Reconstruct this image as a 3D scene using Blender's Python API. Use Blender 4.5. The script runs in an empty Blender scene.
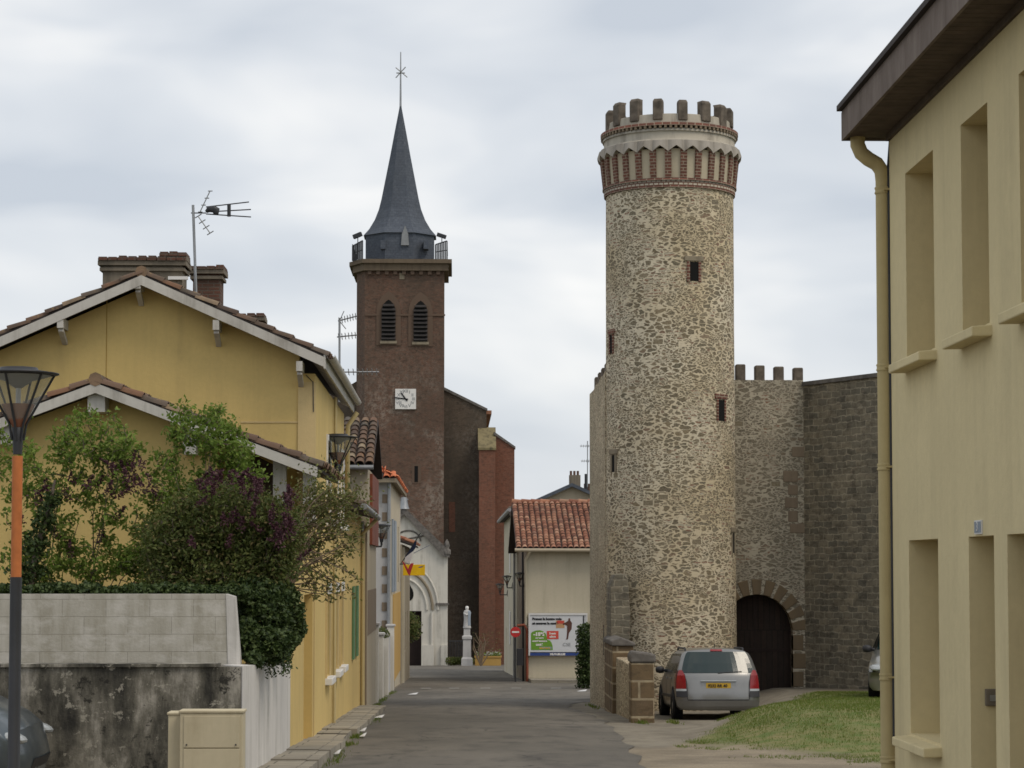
import bpy, math, random
from mathutils import Vector, Matrix, noise as mnoise
R = math.radians
random.seed(7)
S = bpy.context.scene
COL = S.collection

# ------------------------------------------------------------------ camera, sky, sun, exposure
F = 2200.0
CAM = Vector((0, 0, 1.56))
SH = 62.0                                            # vertical lens shift, in pixels
pitch = math.atan((184 - SH) / F)
yaw = math.atan(57 * math.cos(pitch) / F)
fwd = Vector((math.sin(yaw) * math.cos(pitch), math.cos(yaw) * math.cos(pitch), math.sin(pitch)))
rgt = Vector((math.cos(yaw), -math.sin(yaw), 0))
upv = rgt.cross(fwd)
cd = bpy.data.cameras.new('camera'); cam = bpy.data.objects.new('camera', cd); COL.objects.link(cam)
cam.matrix_world = Matrix(((rgt.x, upv.x, -fwd.x, CAM.x), (rgt.y, upv.y, -fwd.y, CAM.y), (rgt.z, upv.z, -fwd.z, CAM.z), (0, 0, 0, 1)))
cd.shift_y = SH / 1024; cd.sensor_width = 36; cd.lens = F / 1024 * 36; cd.clip_start = .1; cd.clip_end = 6000
S.camera = cam

S.view_settings.view_transform = 'Standard'; S.view_settings.look = 'None'; S.view_settings.gamma = 1
S.view_settings.use_curve_mapping = False
S.view_settings.exposure = 0.27
S.cycles.filter_width = 1.6
S.cycles.max_bounces = 6; S.cycles.transparent_max_bounces = 12
try: S.cycles.use_denoising = True
except Exception: pass

world = bpy.data.worlds.new('World'); S.world = world; world.use_nodes = True
SUN_EL, SUN_AZ = R(55), R(130)      # azimuth of the sun's place, clockwise from +Y (high behind the camera, to its right)
def build_world():
    nt = world.node_tree; nt.nodes.clear(); n = nt.nodes; l = nt.links
    out = n.new('ShaderNodeOutputWorld'); bg = n.new('ShaderNodeBackground'); bg.inputs['Strength'].default_value = .1
    l.new(bg.outputs[0], out.inputs[0])
    sky = n.new('ShaderNodeTexSky'); sky.sky_type = 'NISHITA'; sky.sun_disc = False
    sky.sun_elevation = SUN_EL; sky.sun_rotation = SUN_AZ; sky.air_density = 1; sky.dust_density = 2
    tc = n.new('ShaderNodeTexCoord'); mp = n.new('ShaderNodeMapping'); mp.inputs['Scale'].default_value = (1, 1, 2.6)
    l.new(tc.outputs['Generated'], mp.inputs[0])
    def noise(sc, det, rough, off):
        m2 = n.new('ShaderNodeMapping'); m2.inputs['Location'].default_value = off; l.new(mp.outputs[0], m2.inputs[0])
        t = n.new('ShaderNodeTexNoise'); t.inputs['Scale'].default_value = sc; t.inputs['Detail'].default_value = det
        t.inputs['Roughness'].default_value = rough; t.inputs['Distortion'].default_value = .35; l.new(m2.outputs[0], t.inputs[0]); return t.outputs[0]
    a = noise(6.5, 3.5, .45, (3.1, 1.7, .25)); b = noise(2.4, 2, .5, (9, 2, .9))
    ad = n.new('ShaderNodeMath'); ad.operation = 'MULTIPLY_ADD'; ad.inputs[1].default_value = .62; l.new(a, ad.inputs[0])
    m2 = n.new('ShaderNodeMath'); m2.operation = 'MULTIPLY'; m2.inputs[1].default_value = .38; l.new(b, m2.inputs[0]); l.new(m2.outputs[0], ad.inputs[2])
    rp = n.new('ShaderNodeValToRGB'); l.new(ad.outputs[0], rp.inputs[0])
    e = rp.color_ramp.elements
    e[0].position = .36; e[0].color = (5.15, 5.55, 6.1, 1); e[1].position = .62; e[1].color = (8.8, 8.7, 8.5, 1)
    k = e.new(.49); k.color = (6.6, 6.85, 7.15, 1)
    mx = n.new('ShaderNodeMix'); mx.data_type = 'RGBA'; mx.inputs['Factor'].default_value = .9
    l.new(sky.outputs[0], mx.inputs[6]); l.new(rp.outputs[0], mx.inputs[7]); l.new(mx.outputs[2], bg.inputs['Color'])
build_world()
sd = bpy.data.lights.new('sun', 'SUN'); sd.energy = 1.3; sd.angle = R(22); sd.color = (1, .89, .74)
so = bpy.data.objects.new('sun', sd); COL.objects.link(so)
sv = Vector((math.sin(SUN_AZ) * math.cos(SUN_EL), math.cos(SUN_AZ) * math.cos(SUN_EL), math.sin(SUN_EL)))
so.rotation_euler = sv.to_track_quat('Z', 'Y').to_euler(); so.location = (0, 0, 60)

# ------------------------------------------------------------------ helpers
def W(px, py, Y):
    """world point on the ray of a photo pixel at real distance Y along the street"""
    d = fwd + rgt * ((px - 512) / F) + upv * ((384 - py + SH) / F)
    return CAM + d * (Y / d.y)
def ss(t):
    t = max(0., min(1., t)); return t * t * (3 - 2 * t)
def rise(x, y):
    a = 3.9 if y < 40 else 3.9 + 2.1 * ss((y - 40) / 6)
    r = .5 * ss((x - a) / 2.2) * ss((y - 31) / 6)
    return r * (1 - ss((y - 62) / 12))
def gz(x, y): return -.035 * max(min(y, 260), -20) + rise(x, y)

class MB:
    def __init__(s): s.v = []; s.f = []; s.uv = []; s.sm = []
    def face(s, pts, uv=None, smooth=False):
        b = len(s.v); s.v += [tuple(p) for p in pts]; s.f.append(tuple(range(b, b + len(pts)))); s.uv.append(uv); s.sm.append(smooth)
    def faces(s, pts, fs, smooth=False, uvs=None):
        b = len(s.v); s.v += [tuple(p) for p in pts]
        for i, f in enumerate(fs): s.f.append(tuple(b + k for k in f)); s.uv.append(uvs[i] if uvs else None); s.sm.append(smooth)
    def box(s, a, b):
        x0, y0, z0 = [min(a[i], b[i]) for i in range(3)]; x1, y1, z1 = [max(a[i], b[i]) for i in range(3)]
        P = [(x0,y0,z0),(x1,y0,z0),(x1,y1,z0),(x0,y1,z0),(x0,y0,z1),(x1,y0,z1),(x1,y1,z1),(x0,y1,z1)]
        s.faces(P, [(0,3,2,1),(4,5,6,7),(0,1,5,4),(1,2,6,5),(2,3,7,6),(3,0,4,7)])
    def prism(s, poly, vec):
        vec = Vector(vec); A = [Vector(p) for p in poly]; B = [p + vec for p in A]; n = len(A)
        nrm = Vector((0,0,0))
        for i in range(n): nrm += A[i].cross(A[(i + 1) % n])
        if nrm.dot(vec) > 0: A, B = B, A
        if nrm.dot(vec) > 0: A, B = [p for p in A], [p for p in B]
        s.faces(A + B, [tuple(range(n)), tuple(range(2*n-1, n-1, -1))] + [(i, n+i, n+(i+1)%n, (i+1)%n) for i in range(n)])
    def beam(s, p, q, w, h, up=(0,0,1)):
        p = Vector(p); q = Vector(q); d = (q - p).normalized(); u = Vector(up)
        if abs(d.dot(u)) > .98: u = Vector((0, 1, 0))
        sd_ = d.cross(u).normalized(); u = sd_.cross(d).normalized()
        P = []
        for c in (p, q):
            for a, b in ((-1,-1),(1,-1),(1,1),(-1,1)): P.append(c + sd_*a*w/2 + u*b*h/2)
        s.faces(P, [(3,2,1,0),(4,5,6,7),(0,1,5,4),(1,2,6,5),(2,3,7,6),(3,0,4,7)])
    def tube(s, pts, rad, n=8, cap=True):
        pts = [Vector(p) for p in pts]; m = len(pts)
        if not hasattr(rad, '__len__'): rad = [rad]*m
        P = []; prev = None
        for i, p in enumerate(pts):
            d = (pts[min(i+1, m-1)] - pts[max(i-1, 0)])
            d = d.normalized() if d.length > 1e-9 else Vector((0,0,1))
            if prev is None:
                u = Vector((0,0,1)) if abs(d.z) < .9 else Vector((1,0,0)); a = d.cross(u).normalized()
            else: a = (prev - d * prev.dot(d)); a = a.normalized() if a.length > 1e-6 else d.orthogonal().normalized()
            prev = a; b = d.cross(a)
            for k in range(n):
                t = 2*math.pi*k/n; P.append(p + (a*math.cos(t) + b*math.sin(t))*rad[i])
        fs = [(i*n+k, i*n+(k+1)%n, (i+1)*n+(k+1)%n, (i+1)*n+k) for i in range(m-1) for k in range(n)]
        s.faces(P, fs, smooth=n > 5)
        if cap and n > 2: s.face(P[:n][::-1]); s.face(P[-n:])
    def lathe(s, c, prof, n=24, smooth=True, a0=0, a1=360, uvr=None):
        full = abs(a1 - a0) >= 359.9; m = n if full else n + 1
        P = []; uvs = []; acc = [0]
        for i in range(1, len(prof)): acc.append(acc[-1] + math.hypot(prof[i][0]-prof[i-1][0], prof[i][1]-prof[i-1][1]))
        for r, z in prof:
            for k in range(m):
                t = R(a0 + (a1-a0)*k/n); P.append((c[0]+r*math.cos(t), c[1]+r*math.sin(t), c[2]+z))
        fs = []
        rr = uvr or max(r for r, z in prof)
        for i in range(len(prof)-1):
            for k in range(n):
                k2 = (k+1) % m
                fs.append((i*m+k, i*m+k2, (i+1)*m+k2, (i+1)*m+k))
                u0 = R(a0+(a1-a0)*k/n)*rr; u1 = R(a0+(a1-a0)*(k+1)/n)*rr
                uvs.append([(u0, acc[i]), (u1, acc[i]), (u1, acc[i+1]), (u0, acc[i+1])])
        s.faces(P, fs, smooth, uvs)
    def wall(s, o, u, W_, H, holes=(), depth=.25, n=None, back=True):
        """vertical wall with real openings; o corner, u horizontal unit vector, n outward normal"""
        o = Vector(o); u = Vector(u).normalized(); z = Vector((0,0,1)); n = Vector(n)
        us = sorted({0, W_} | {h[0] for h in holes} | {h[1] for h in holes}); vs = sorted({0, H} | {h[2] for h in holes} | {h[3] for h in holes})
        P = lambda a, b, d=0: o + u*a + z*b - n*d
        flip = u.cross(z).dot(n) < 0
        def q(*pts): s.face(pts[::-1] if flip else pts)
        for i in range(len(us)-1):
            for j in range(len(vs)-1):
                cu, cv = (us[i]+us[i+1])/2, (vs[j]+vs[j+1])/2
                if any(h[0] < cu < h[1] and h[2] < cv < h[3] for h in holes): continue
                q(P(us[i], vs[j]), P(us[i+1], vs[j]), P(us[i+1], vs[j+1]), P(us[i], vs[j+1]))
        for a, b, c, d in [h[:4] for h in holes]:
            q(P(a,c), P(b,c), P(b,c,depth), P(a,c,depth)); q(P(a,d,depth), P(b,d,depth), P(b,d), P(a,d))
            q(P(a,c), P(a,c,depth), P(a,d,depth), P(a,d)); q(P(b,c,depth), P(b,c), P(b,d), P(b,d,depth))
        if back:
            e = depth + .01
            for h in holes: pass
            q(P(0,H), P(W_,H), P(W_,H,e), P(0,H,e)); q(P(W_,0), P(W_,0,e), P(W_,H,e), P(W_,H)); q(P(0,0,e), P(0,0), P(0,H), P(0,H,e))
    def build(s, name, m, parent=None, kind=None, smooth=None, bevel=0):
        me = bpy.data.meshes.new(name)
        off = Vector(ORG.get(parent.name, (0,0,0))) if parent else Vector((0,0,0))
        if off.length: vs = [(p[0]-off.x, p[1]-off.y, p[2]-off.z) for p in s.v]
        else: vs = s.v
        me.from_pydata(vs, [], s.f)
        uvl = me.uv_layers.new(name='UVMap'); data = []
        for pi, f in enumerate(s.f):
            if s.uv[pi]:
                for t in s.uv[pi]: data += t
            else:
                A, B, C = (Vector(s.v[f[0]]), Vector(s.v[f[1]]), Vector(s.v[f[2]]))
                n = (B-A).cross(C-A)
                if len(f) > 3: n = n + (C-A).cross(Vector(s.v[f[3]])-A)
                n = n.normalized() if n.length > 1e-12 else Vector((0,0,1))
                if abs(n.z) > .75:
                    for k in f: data += (s.v[k][0], s.v[k][1])
                else:
                    t = Vector((-n.y, n.x, 0)).normalized()
                    for k in f: data += (s.v[k][0]*t.x + s.v[k][1]*t.y, s.v[k][2])
        uvl.data.foreach_set('uv', data)
        me.polygons.foreach_set('use_smooth', s.sm)
        me.materials.append(m); me.validate(); me.update()
        o = bpy.data.objects.new(name, me); COL.objects.link(o)
        if parent: o.parent = parent; ORG[o.name] = tuple(off)
        if kind: o['kind'] = kind
        if bevel:
            b = o.modifiers.new('edge', 'BEVEL'); b.width = bevel; b.segments = 2; b.limit_method = 'ANGLE'
        return o
ORG = {}
def thing(name, label, cat, loc=(0,0,0), group=None, local=False):
    o = bpy.data.objects.new(name, None); COL.objects.link(o); o.empty_display_size = .2
    o.location = loc; ORG[o.name] = (0,0,0) if local else tuple(loc)
    o['label'] = label; o['category'] = cat
    if group: o['group'] = group
    return o
def tag(o, label, cat, group=None, kind=None):
    o['label'] = label; o['category'] = cat
    if group: o['group'] = group
    if kind: o['kind'] = kind
    return o
def dup(root, loc, rz=0, label=None, scale=None):
    def cp(o, parent):
        c = o.copy(); COL.objects.link(c); c.parent = parent
        for ch in [x for x in bpy.data.objects if x.parent == o and x != c]: cp(ch, c)
        return c
    r = cp(root, None); r.location = loc; r.rotation_euler = (0,0,rz)
    if scale: r.scale = (scale,)*3
    if label: r['label'] = label
    return r
def text(name, s, size, loc, rot, m, parent=None, align='LEFT', bold=0, ext=.002, sx=1):
    cu = bpy.data.curves.new(name, 'FONT'); cu.body = s; cu.size = size; cu.align_x = align; cu.extrude = ext; cu.offset = bold; cu.resolution_u = 2
    t = bpy.data.objects.new('tmp', cu); COL.objects.link(t)
    bpy.context.view_layer.update()
    me = bpy.data.meshes.new_from_object(t.evaluated_get(bpy.context.evaluated_depsgraph_get()))
    bpy.data.objects.remove(t)
    me.materials.clear(); me.materials.append(m)
    M = Matrix.Translation(Vector(loc) - Vector(ORG.get(parent.name, (0,0,0)) if parent else (0,0,0))) @ Matrix(rot).to_4x4() @ Matrix.Diagonal((sx,1,1,1))
    me.transform(M)
    o = bpy.data.objects.new(name, me); COL.objects.link(o); o.parent = parent
    return o
FACE_CAM = ((1,0,0),(0,0,-1),(0,1,0))       # text plane x->+X, y->+Z, facing -Y

# ------------------------------------------------------------------ materials
class NT:
    def __init__(s, name):
        s.m = bpy.data.materials.new(name); s.m.use_nodes = True; s.t = s.m.node_tree; s.n = s.t.nodes; s.l = s.t.links
        s.n.clear(); s.out = s.n.new('ShaderNodeOutputMaterial'); s.b = s.n.new('ShaderNodeBsdfPrincipled'); s.l.new(s.b.outputs[0], s.out.inputs[0])
        s.tc = s.n.new('ShaderNodeTexCoord'); s.g = None
    def coord(s, kind='Object', scale=(1,1,1), loc=(0,0,0)):
        if kind == 'World':
            if not s.g: s.g = s.n.new('ShaderNodeNewGeometry')
            src = s.g.outputs['Position']
        else: src = s.tc.outputs[kind]
        mp = s.n.new('ShaderNodeMapping'); mp.inputs['Scale'].default_value = scale; mp.inputs['Location'].default_value = loc
        s.l.new(src, mp.inputs[0]); return mp.outputs[0]
    def set(s, node, key, val):
        if isinstance(val, bpy.types.NodeSocket): s.l.new(val, node.inputs[key])
        else: node.inputs[key].default_value = val
    def noise(s, sc, det=4, rough=.55, co=None, dist=0):
        t = s.n.new('ShaderNodeTexNoise'); t.inputs['Scale'].default_value = sc; t.inputs['Detail'].default_value = det; t.inputs['Roughness'].default_value = rough
        t.inputs['Distortion'].default_value = dist; s.l.new(co or s.coord('World'), t.inputs['Vector']); return t.outputs[0]
    def noisec(s, sc, co=None, det=2):
        t = s.n.new('ShaderNodeTexNoise'); t.inputs['Scale'].default_value = sc; t.inputs['Detail'].default_value = det; s.l.new(co or s.coord('World'), t.inputs['Vector']); return t.outputs['Color']
    def vor(s, sc, co, feature='F1', rnd=1):
        t = s.n.new('ShaderNodeTexVoronoi'); t.feature = feature; t.inputs['Scale'].default_value = sc; t.inputs['Randomness'].default_value = rnd; s.l.new(co, t.inputs['Vector']); return t
    def math(s, op, a, b=0., c=0., clamp=False):
        t = s.n.new('ShaderNodeMath'); t.operation = op; t.use_clamp = clamp
        for i, x in enumerate((a, b, c)): s.set(t, i, x)
        return t.outputs[0]
    def vmath(s, op, a, b):
        t = s.n.new('ShaderNodeVectorMath'); t.operation = op; s.set(t, 0, a); s.set(t, 1, b); return t.outputs[0]
    def ramp(s, fac, stops, interp='LINEAR'):
        t = s.n.new('ShaderNodeValToRGB'); t.color_ramp.interpolation = interp; e = t.color_ramp.elements
        while len(e) > 1: e.remove(e[0])
        e[0].position = stops[0][0]; c = stops[0][1]; e[0].color = (*c, 1) if hasattr(c, '__len__') else (c, c, c, 1)
        for p, c in stops[1:]:
            k = e.new(p); k.color = (*c, 1) if hasattr(c, '__len__') else (c, c, c, 1)
        s.set(t, 0, fac); return t.outputs[0]
    def mix(s, fac, a, b, blend='MIX'):
        t = s.n.new('ShaderNodeMix'); t.data_type = 'RGBA'; t.blend_type = blend; t.clamp_factor = True
        s.set(t, 0, fac); s.set(t, 6, (*a, 1) if isinstance(a, tuple) else a); s.set(t, 7, (*b, 1) if isinstance(b, tuple) else b); return t.outputs[2]
    def bump(s, h, strength=.4, dist=.02):
        t = s.n.new('ShaderNodeBump'); t.inputs['Strength'].default_value = strength; t.inputs['Distance'].default_value = dist; s.l.new(h, t.inputs['Height']); s.l.new(t.outputs[0], s.b.inputs['Normal'])
    def island(s):
        if not s.g: s.g = s.n.new('ShaderNodeNewGeometry')
        return s.g.outputs['Random Per Island']
    def done(s, color, rough=.85, metal=0, spec=.3):
        s.set(s.b, 'Base Color', (*color, 1) if isinstance(color, tuple) else color); s.set(s.b, 'Roughness', rough); s.b.inputs['Metallic'].default_value = metal
        s.b.inputs['Specular IOR Level'].default_value = spec; return s.m
def mul(c, k): return tuple(min(1, x*k) for x in c)

def plain(name, c, rough=.6, metal=0, var=.12, scale=3, bump=0, spec=.3, island=0):
    t = NT(name); n = t.noise(scale, 4)
    col = t.mix(t.ramp(n, [(.3, 0.), (.7, 1.)]), mul(c, 1-var), mul(c, 1+var))
    if island: col = t.mix(t.math('MULTIPLY', t.island(), island), col, mul(c, .35))
    if bump: t.bump(t.noise(scale*12, 3), bump, .01)
    return t.done(col, rough, metal, spec)
def plaster(name, c, stain=(.25,.22,.16), amt=.35, bumpk=.25, streak=.5):
    t = NT(name)
    big = t.noise(.35, 5, .6); fine = t.noise(14, 4, .6); mid = t.noise(2.2, 5, .6)
    col = t.mix(t.ramp(big, [(.35, 0.), (.7, 1.)]), mul(c, .9), mul(c, 1.07))
    col = t.mix(t.ramp(fine, [(.3, 0.), (.7, .35)]), col, mul(c, .8))
    st = t.noise(1., 6, .65, t.coord('World', (3.2, 3.2, .22)))
    m = t.math('MULTIPLY', t.ramp(st, [(.47, 0.), (.68, 1.)]), t.ramp(mid, [(.3, .1), (.62, 1.)]))
    col = t.mix(t.math('MULTIPLY', m, amt), col, stain)
    t.bump(t.math('ADD', fine, t.math('MULTIPLY', t.noise(60, 2), .5)), bumpk, .012)
    return t.done(col, .92)
def rubble(name, stones, mortar, sc=4.2, width=.12, brick=.35, dark=.0, zs=2.1, bumpk=.8, mort2=None):
    t = NT(name); base = t.coord('World', (1, 1, zs))
    warp = t.vmath('MULTIPLY', t.vmath('SUBTRACT', t.noisec(3.3, base), (.5,.5,.5)), (.3,.3,.3))
    w2 = t.vmath('MULTIPLY', t.vmath('SUBTRACT', t.noisec(13, base), (.5,.5,.5)), (.09,.09,.09))
    co = t.vmath('ADD', t.vmath('ADD', base, warp), w2)
    v = t.vor(sc, co); e = t.vor(sc, co, 'DISTANCE_TO_EDGE')
    v2 = t.vor(sc*1.9, co); e2 = t.vor(sc*1.9, co, 'DISTANCE_TO_EDGE')
    sel = t.ramp(t.noise(1.3, 2, co=t.coord('World', (1,1,1.3), (5,2,8))), [(.47, 0.), (.53, 1.)])
    sep = t.n.new('ShaderNodeSeparateColor'); t.l.new(t.mix(sel, v.outputs['Color'], v2.outputs['Color']), sep.inputs[0])
    col = t.ramp(sep.outputs[0], stones)
    dist = t.mix(sel, e.outputs['Distance'], e2.outputs['Distance'])
    wob = t.noise(9, 3)
    thr = t.math('MULTIPLY', wob, width*1.35)
    edge = t.math('SUBTRACT', dist, thr)
    mask = t.ramp(edge, [(.0, 0.), (.035, 1.)])
    v3 = t.vor(1.25, t.vmath('ADD', t.coord('World', (1,1,1.9), (3,8,2)), t.vmath('MULTIPLY', w2, (.6,.6,.6)))); v3.distance = 'CHEBYCHEV'
    s3 = t.n.new('ShaderNodeSeparateColor'); t.l.new(v3.outputs['Color'], s3.inputs[0])
    big3 = t.math('MULTIPLY', t.ramp(v3.outputs['Distance'], [(.13,1.),(.145,0.)]), t.ramp(s3.outputs[0], [(.5,0.),(.52,1.)]))
    ring3 = t.math('MULTIPLY', t.ramp(v3.outputs['Distance'], [(.17,1.),(.18,0.)]), t.ramp(s3.outputs[0], [(.5,0.),(.52,1.)]))
    mask = t.math('MULTIPLY', mask, t.math('SUBTRACT', 1., ring3, clamp=True)); mask = t.math('MAXIMUM', mask, big3)
    col = t.mix(big3, col, t.ramp(s3.outputs[1], [(0,(.17,.13,.075)),(.5,(.22,.175,.11)),(1,(.145,.12,.085))]))
    if brick:
        bn = t.noise(.9, 3, .6, t.coord('World', (1,1,1.6), (1.3,4,2)))
        cells = t.math('MULTIPLY', t.ramp(bn, [(.54, 0.), (.60, 1.)]), t.ramp(sep.outputs[1], [(.45, 0.), (.5, 1.)]))
        zz = t.n.new('ShaderNodeSeparateXYZ'); t.l.new(t.vmath('ADD', t.coord('World'), w2), zz.inputs[0])
        line = t.ramp(t.math('SINE', t.math('MULTIPLY', zz.outputs[2], 75.)), [(.35, 0.), (.5, 1.)])
        bc = t.mix(line, mul(mortar, .85), (.235, .085, .05))
        col = t.mix(t.math('MULTIPLY', cells, brick*2.2, clamp=True), col, bc)
    fine = t.noise(30, 4, .65)
    col = t.mix(.35, col, t.mix(t.ramp(fine, [(.3,0.),(.7,1.)]), (.05,.045,.03), (.5,.44,.32)), 'MIX')
    mcol = t.mix(t.ramp(t.noise(.5, 4), [(.4,0.),(.62,1.)]), mort2 or mul(mortar, .82), mul(mortar, 1.08))
    col = t.mix(mask, mcol, col)
    big = t.ramp(t.noise(.33, 5, .6, t.coord('World', (1,1,.55), (7,7,1))), [(.38, 0.), (.7, 1.)])
    col = t.mix(t.math('MULTIPLY', big, .14 + dark), col, mul((.15,.13,.095), 1))
    t.bump(t.math('ADD', t.math('MULTIPLY', mask, -.9), t.math('MULTIPLY', fine, .5)), bumpk, .03)
    return t.done(col, .95)
def brickm(name, c1, c2, mortar, bw=.23, bh=.068, ms=.012, stain=(.1,.085,.07), st=.5, pale=0, off=(0,0,0), scale=1., bumpk=.5, var=.5, wk=.02, mott=0):
    t = NT(name); uv = t.coord('UV')
    wob = t.vmath('MULTIPLY', t.vmath('SUBTRACT', t.noisec(4, uv), (.5,.5,.5)), (wk,wk,.0))
    bt = t.n.new('ShaderNodeTexBrick'); t.l.new(t.vmath('ADD', uv, wob), bt.inputs['Vector'])
    bt.inputs['Scale'].default_value = 1; bt.inputs['Brick Width'].default_value = bw; bt.inputs['Row Height'].default_value = bh; bt.inputs['Mortar Size'].default_value = ms; bt.inputs['Mortar Smooth'].default_value = .3
    bt.inputs['Color1'].default_value = (*c1,1); bt.inputs['Color2'].default_value = (*c2,1); bt.inputs['Mortar'].default_value = (*mortar,1)
    col = bt.outputs['Color']
    n1 = t.noise(6.5 if bh < .1 else 4.5, 5, .7, t.coord('World', (1,1,1.5))); col = t.mix(t.ramp(n1, [(.45, 0.), (.75, var)]), col, mul(c1, .35))
    if mott:
        a = t.noise(2.6, 6, .75, t.coord('World', (1,1,1.8), off)); col = t.mix(t.math('MULTIPLY', t.ramp(a, [(.5,0.),(.62,1.)]), mott), col, (.028,.022,.018))
        b = t.noise(3.4, 6, .8, t.coord('World', (1,1,2.2), (9,9,9))); col = t.mix(t.math('MULTIPLY', t.ramp(b, [(.56,0.),(.66,1.)]), mott*.7), col, (.30,.22,.16))
    if pale:
        mk = t.math('MULTIPLY', t.ramp(t.noise(.22, 4, .6, t.coord('World', (1,1,.8), off)), [(.46,0.),(.58,1.)]), t.ramp(t.noise(3.5, 5, .8), [(.45,0.),(.58,1.)]))
        zs_ = t.n.new('ShaderNodeSeparateXYZ'); t.l.new(t.coord('World'), zs_.inputs[0])
        mk = t.math('MULTIPLY', mk, t.ramp(t.math('MULTIPLY', zs_.outputs[2], .05), [(.62,1.),(.9,.12)]))
        col = t.mix(t.math('MULTIPLY', mk, pale), col, (.36,.32,.27))
    s2 = t.ramp(t.noise(.3, 5, .65, t.coord('World', (1,1,.35), off)), [(.38,0.),(.68,1.)])
    col = t.mix(t.math('MULTIPLY', s2, st), col, stain)
    t.bump(t.math('ADD', t.math('MULTIPLY', bt.outputs['Fac'], -1.), t.math('MULTIPLY', t.noise(25,3), .6)), bumpk, .015)
    return t.done(col, .93)
def tilem(name, cols, dirt=.4):
    t = NT(name); col = t.ramp(t.island(), cols, 'LINEAR')
    n = t.noise(2.2, 5, .7); col = t.mix(t.math('MULTIPLY', t.ramp(n, [(.45,0.),(.7,1.)]), dirt), col, (.055,.05,.04))
    l2 = t.noise(9, 4, .7, t.coord('World', loc=(4,4,4))); col = t.mix(t.math('MULTIPLY', t.ramp(l2, [(.6,0.),(.72,1.)]), dirt), col, (.3,.2,.08))
    t.bump(t.noise(40, 3), .4, .008); return t.done(col, .9)
def leafm(name, a, b, c=None, trans=.25):
    t = NT(name); st = [(0, a), (1, b)] if not c else [(0, a), (.8, b), (1, c)]
    col = t.ramp(t.island(), st); t.done(col, .55, spec=.25)
    tr = t.n.new('ShaderNodeBsdfTranslucent'); t.l.new(col, tr.inputs[0]); ms = t.n.new('ShaderNodeMixShader'); ms.inputs[0].default_value = trans
    t.l.new(t.b.outputs[0], ms.inputs[1]); t.l.new(tr.outputs[0], ms.inputs[2]); t.l.new(ms.outputs[0], t.out.inputs[0]); return t.m

M = {}
M['yellow'] = plaster('yellow_plaster', (.61,.455,.18), (.3,.22,.1), .3)
M['yellow_dk'] = plaster('ochre_paint', (.40,.27,.07), (.2,.14,.06), .3)
M['yellow_trim'] = plaster('pale_yellow_trim', (.60,.46,.23), (.3,.22,.1), .2)
M['cream'] = plaster('cream_plaster', (.67,.57,.335), (.3,.25,.15), .28)
M['cream_dk'] = plaster('cream_shutter_paint', (.44,.35,.19), (.2,.15,.08), .2, .1)
M['beige'] = plaster('beige_render', (.40,.35,.265), (.2,.17,.12), .3)
M['beige_far'] = plaster('pale_render', (.50,.455,.35), (.25,.22,.16), .4)
M['rough_brown'] = plaster('brown_rough_render', (.22,.17,.12), (.1,.08,.06), .5, .6)
M['greywhite'] = plaster('grey_white_render', (.46,.45,.44), (.22,.21,.19), .4)
M['limestone'] = plaster('white_limestone', (.60,.575,.515), (.27,.25,.21), .6)
M['ochre'] = plaster('ochre_plaster', (.46,.29,.09), (.25,.16,.07), .3)
M['blue_shutter'] = plain('blue_grey_paint', (.24,.28,.33))
M['white_wood'] = plaster('weathered_white_wood', (.53,.51,.47), (.2,.18,.15), .75)
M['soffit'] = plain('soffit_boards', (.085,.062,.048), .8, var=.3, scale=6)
def boards():
    t = NT('stained_board'); st = t.noise(1, 5, .65, t.coord('World', (6, 2.5, .8)))
    col = t.ramp(st, [(.3,(.10,.075,.06)),(.55,(.17,.135,.115)),(.75,(.26,.225,.19))]); t.bump(t.noise(20,3),.3,.01); return t.done(col,.85)
M['fascia'] = boards()
M['darkroof'] = plain('dark_roof_edge', (.05,.042,.04), .85)
M['white'] = plain('white_paint', (.68,.67,.65), .5, var=.05)
M['pvc'] = plain('white_plastic', (.6,.6,.6), .4, var=.05)
M['darkmetal'] = plain('dark_metal', (.045,.047,.052), .5, .3)
M['greymetal'] = plain('galvanised_metal', (.30,.31,.32), .45, .7)
M['slate'] = brickm('slate', (.078,.092,.118), (.10,.115,.142), (.06,.07,.09), .3, .22, .01, (.05,.055,.06), .3)
M['pipe'] = plaster('cream_painted_metal', (.50,.41,.215), (.2,.14,.07), .5, .05)
M['zinc'] = plain('zinc', (.24,.25,.26), .6, .3)
M['orange'] = plain('orange_paint', (.46,.15,.045), .6, var=.15, scale=9)
M['copper'] = plain('copper_reflector', (.20,.085,.05), .5, .2)
M['rust_brown'] = plain('brown_wood_paint', (.19,.055,.03), .75, var=.2)
M['green'] = plain('green_shutter_paint', (.10,.20,.10), .6)
M['gate_wood'] = brickm('gate_boards', (.018,.011,.009), (.026,.015,.011), (.007,.005,.004), .14, 9., .01, st=.2)
M['door_dark'] = plain('dark_door_wood', (.022,.013,.011), .8)
M['louvre'] = plain('belfry_louvre', (.032,.029,.028), .85)
M['black'] = plain('black_void', (.006,.006,.006), .95)
M['rubber'] = plain('tyre_rubber', (.02,.02,.021), .8)
M['plastic'] = plain('black_plastic', (.03,.03,.034), .55)
M['red_glass'] = plain('red_lens', (.22,.012,.014), .18, spec=.6)
M['clear_lens'] = plain('clear_lens', (.30,.32,.33), .12, spec=.8)
M['plate'] = plain('yellow_plate', (.42,.26,.02), .5)
M['ink'] = plain('black_ink', (.02,.02,.025), .6)
M['red'] = plain('red_paint', (.45,.03,.03), .5)
M['blue'] = plain('blue_paint', (.03,.06,.22), .5)
M['navy'] = plain('navy_cloth', (.012,.018,.045), .9)
M['redcloth'] = plain('red_cloth', (.38,.035,.04), .9)
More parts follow.
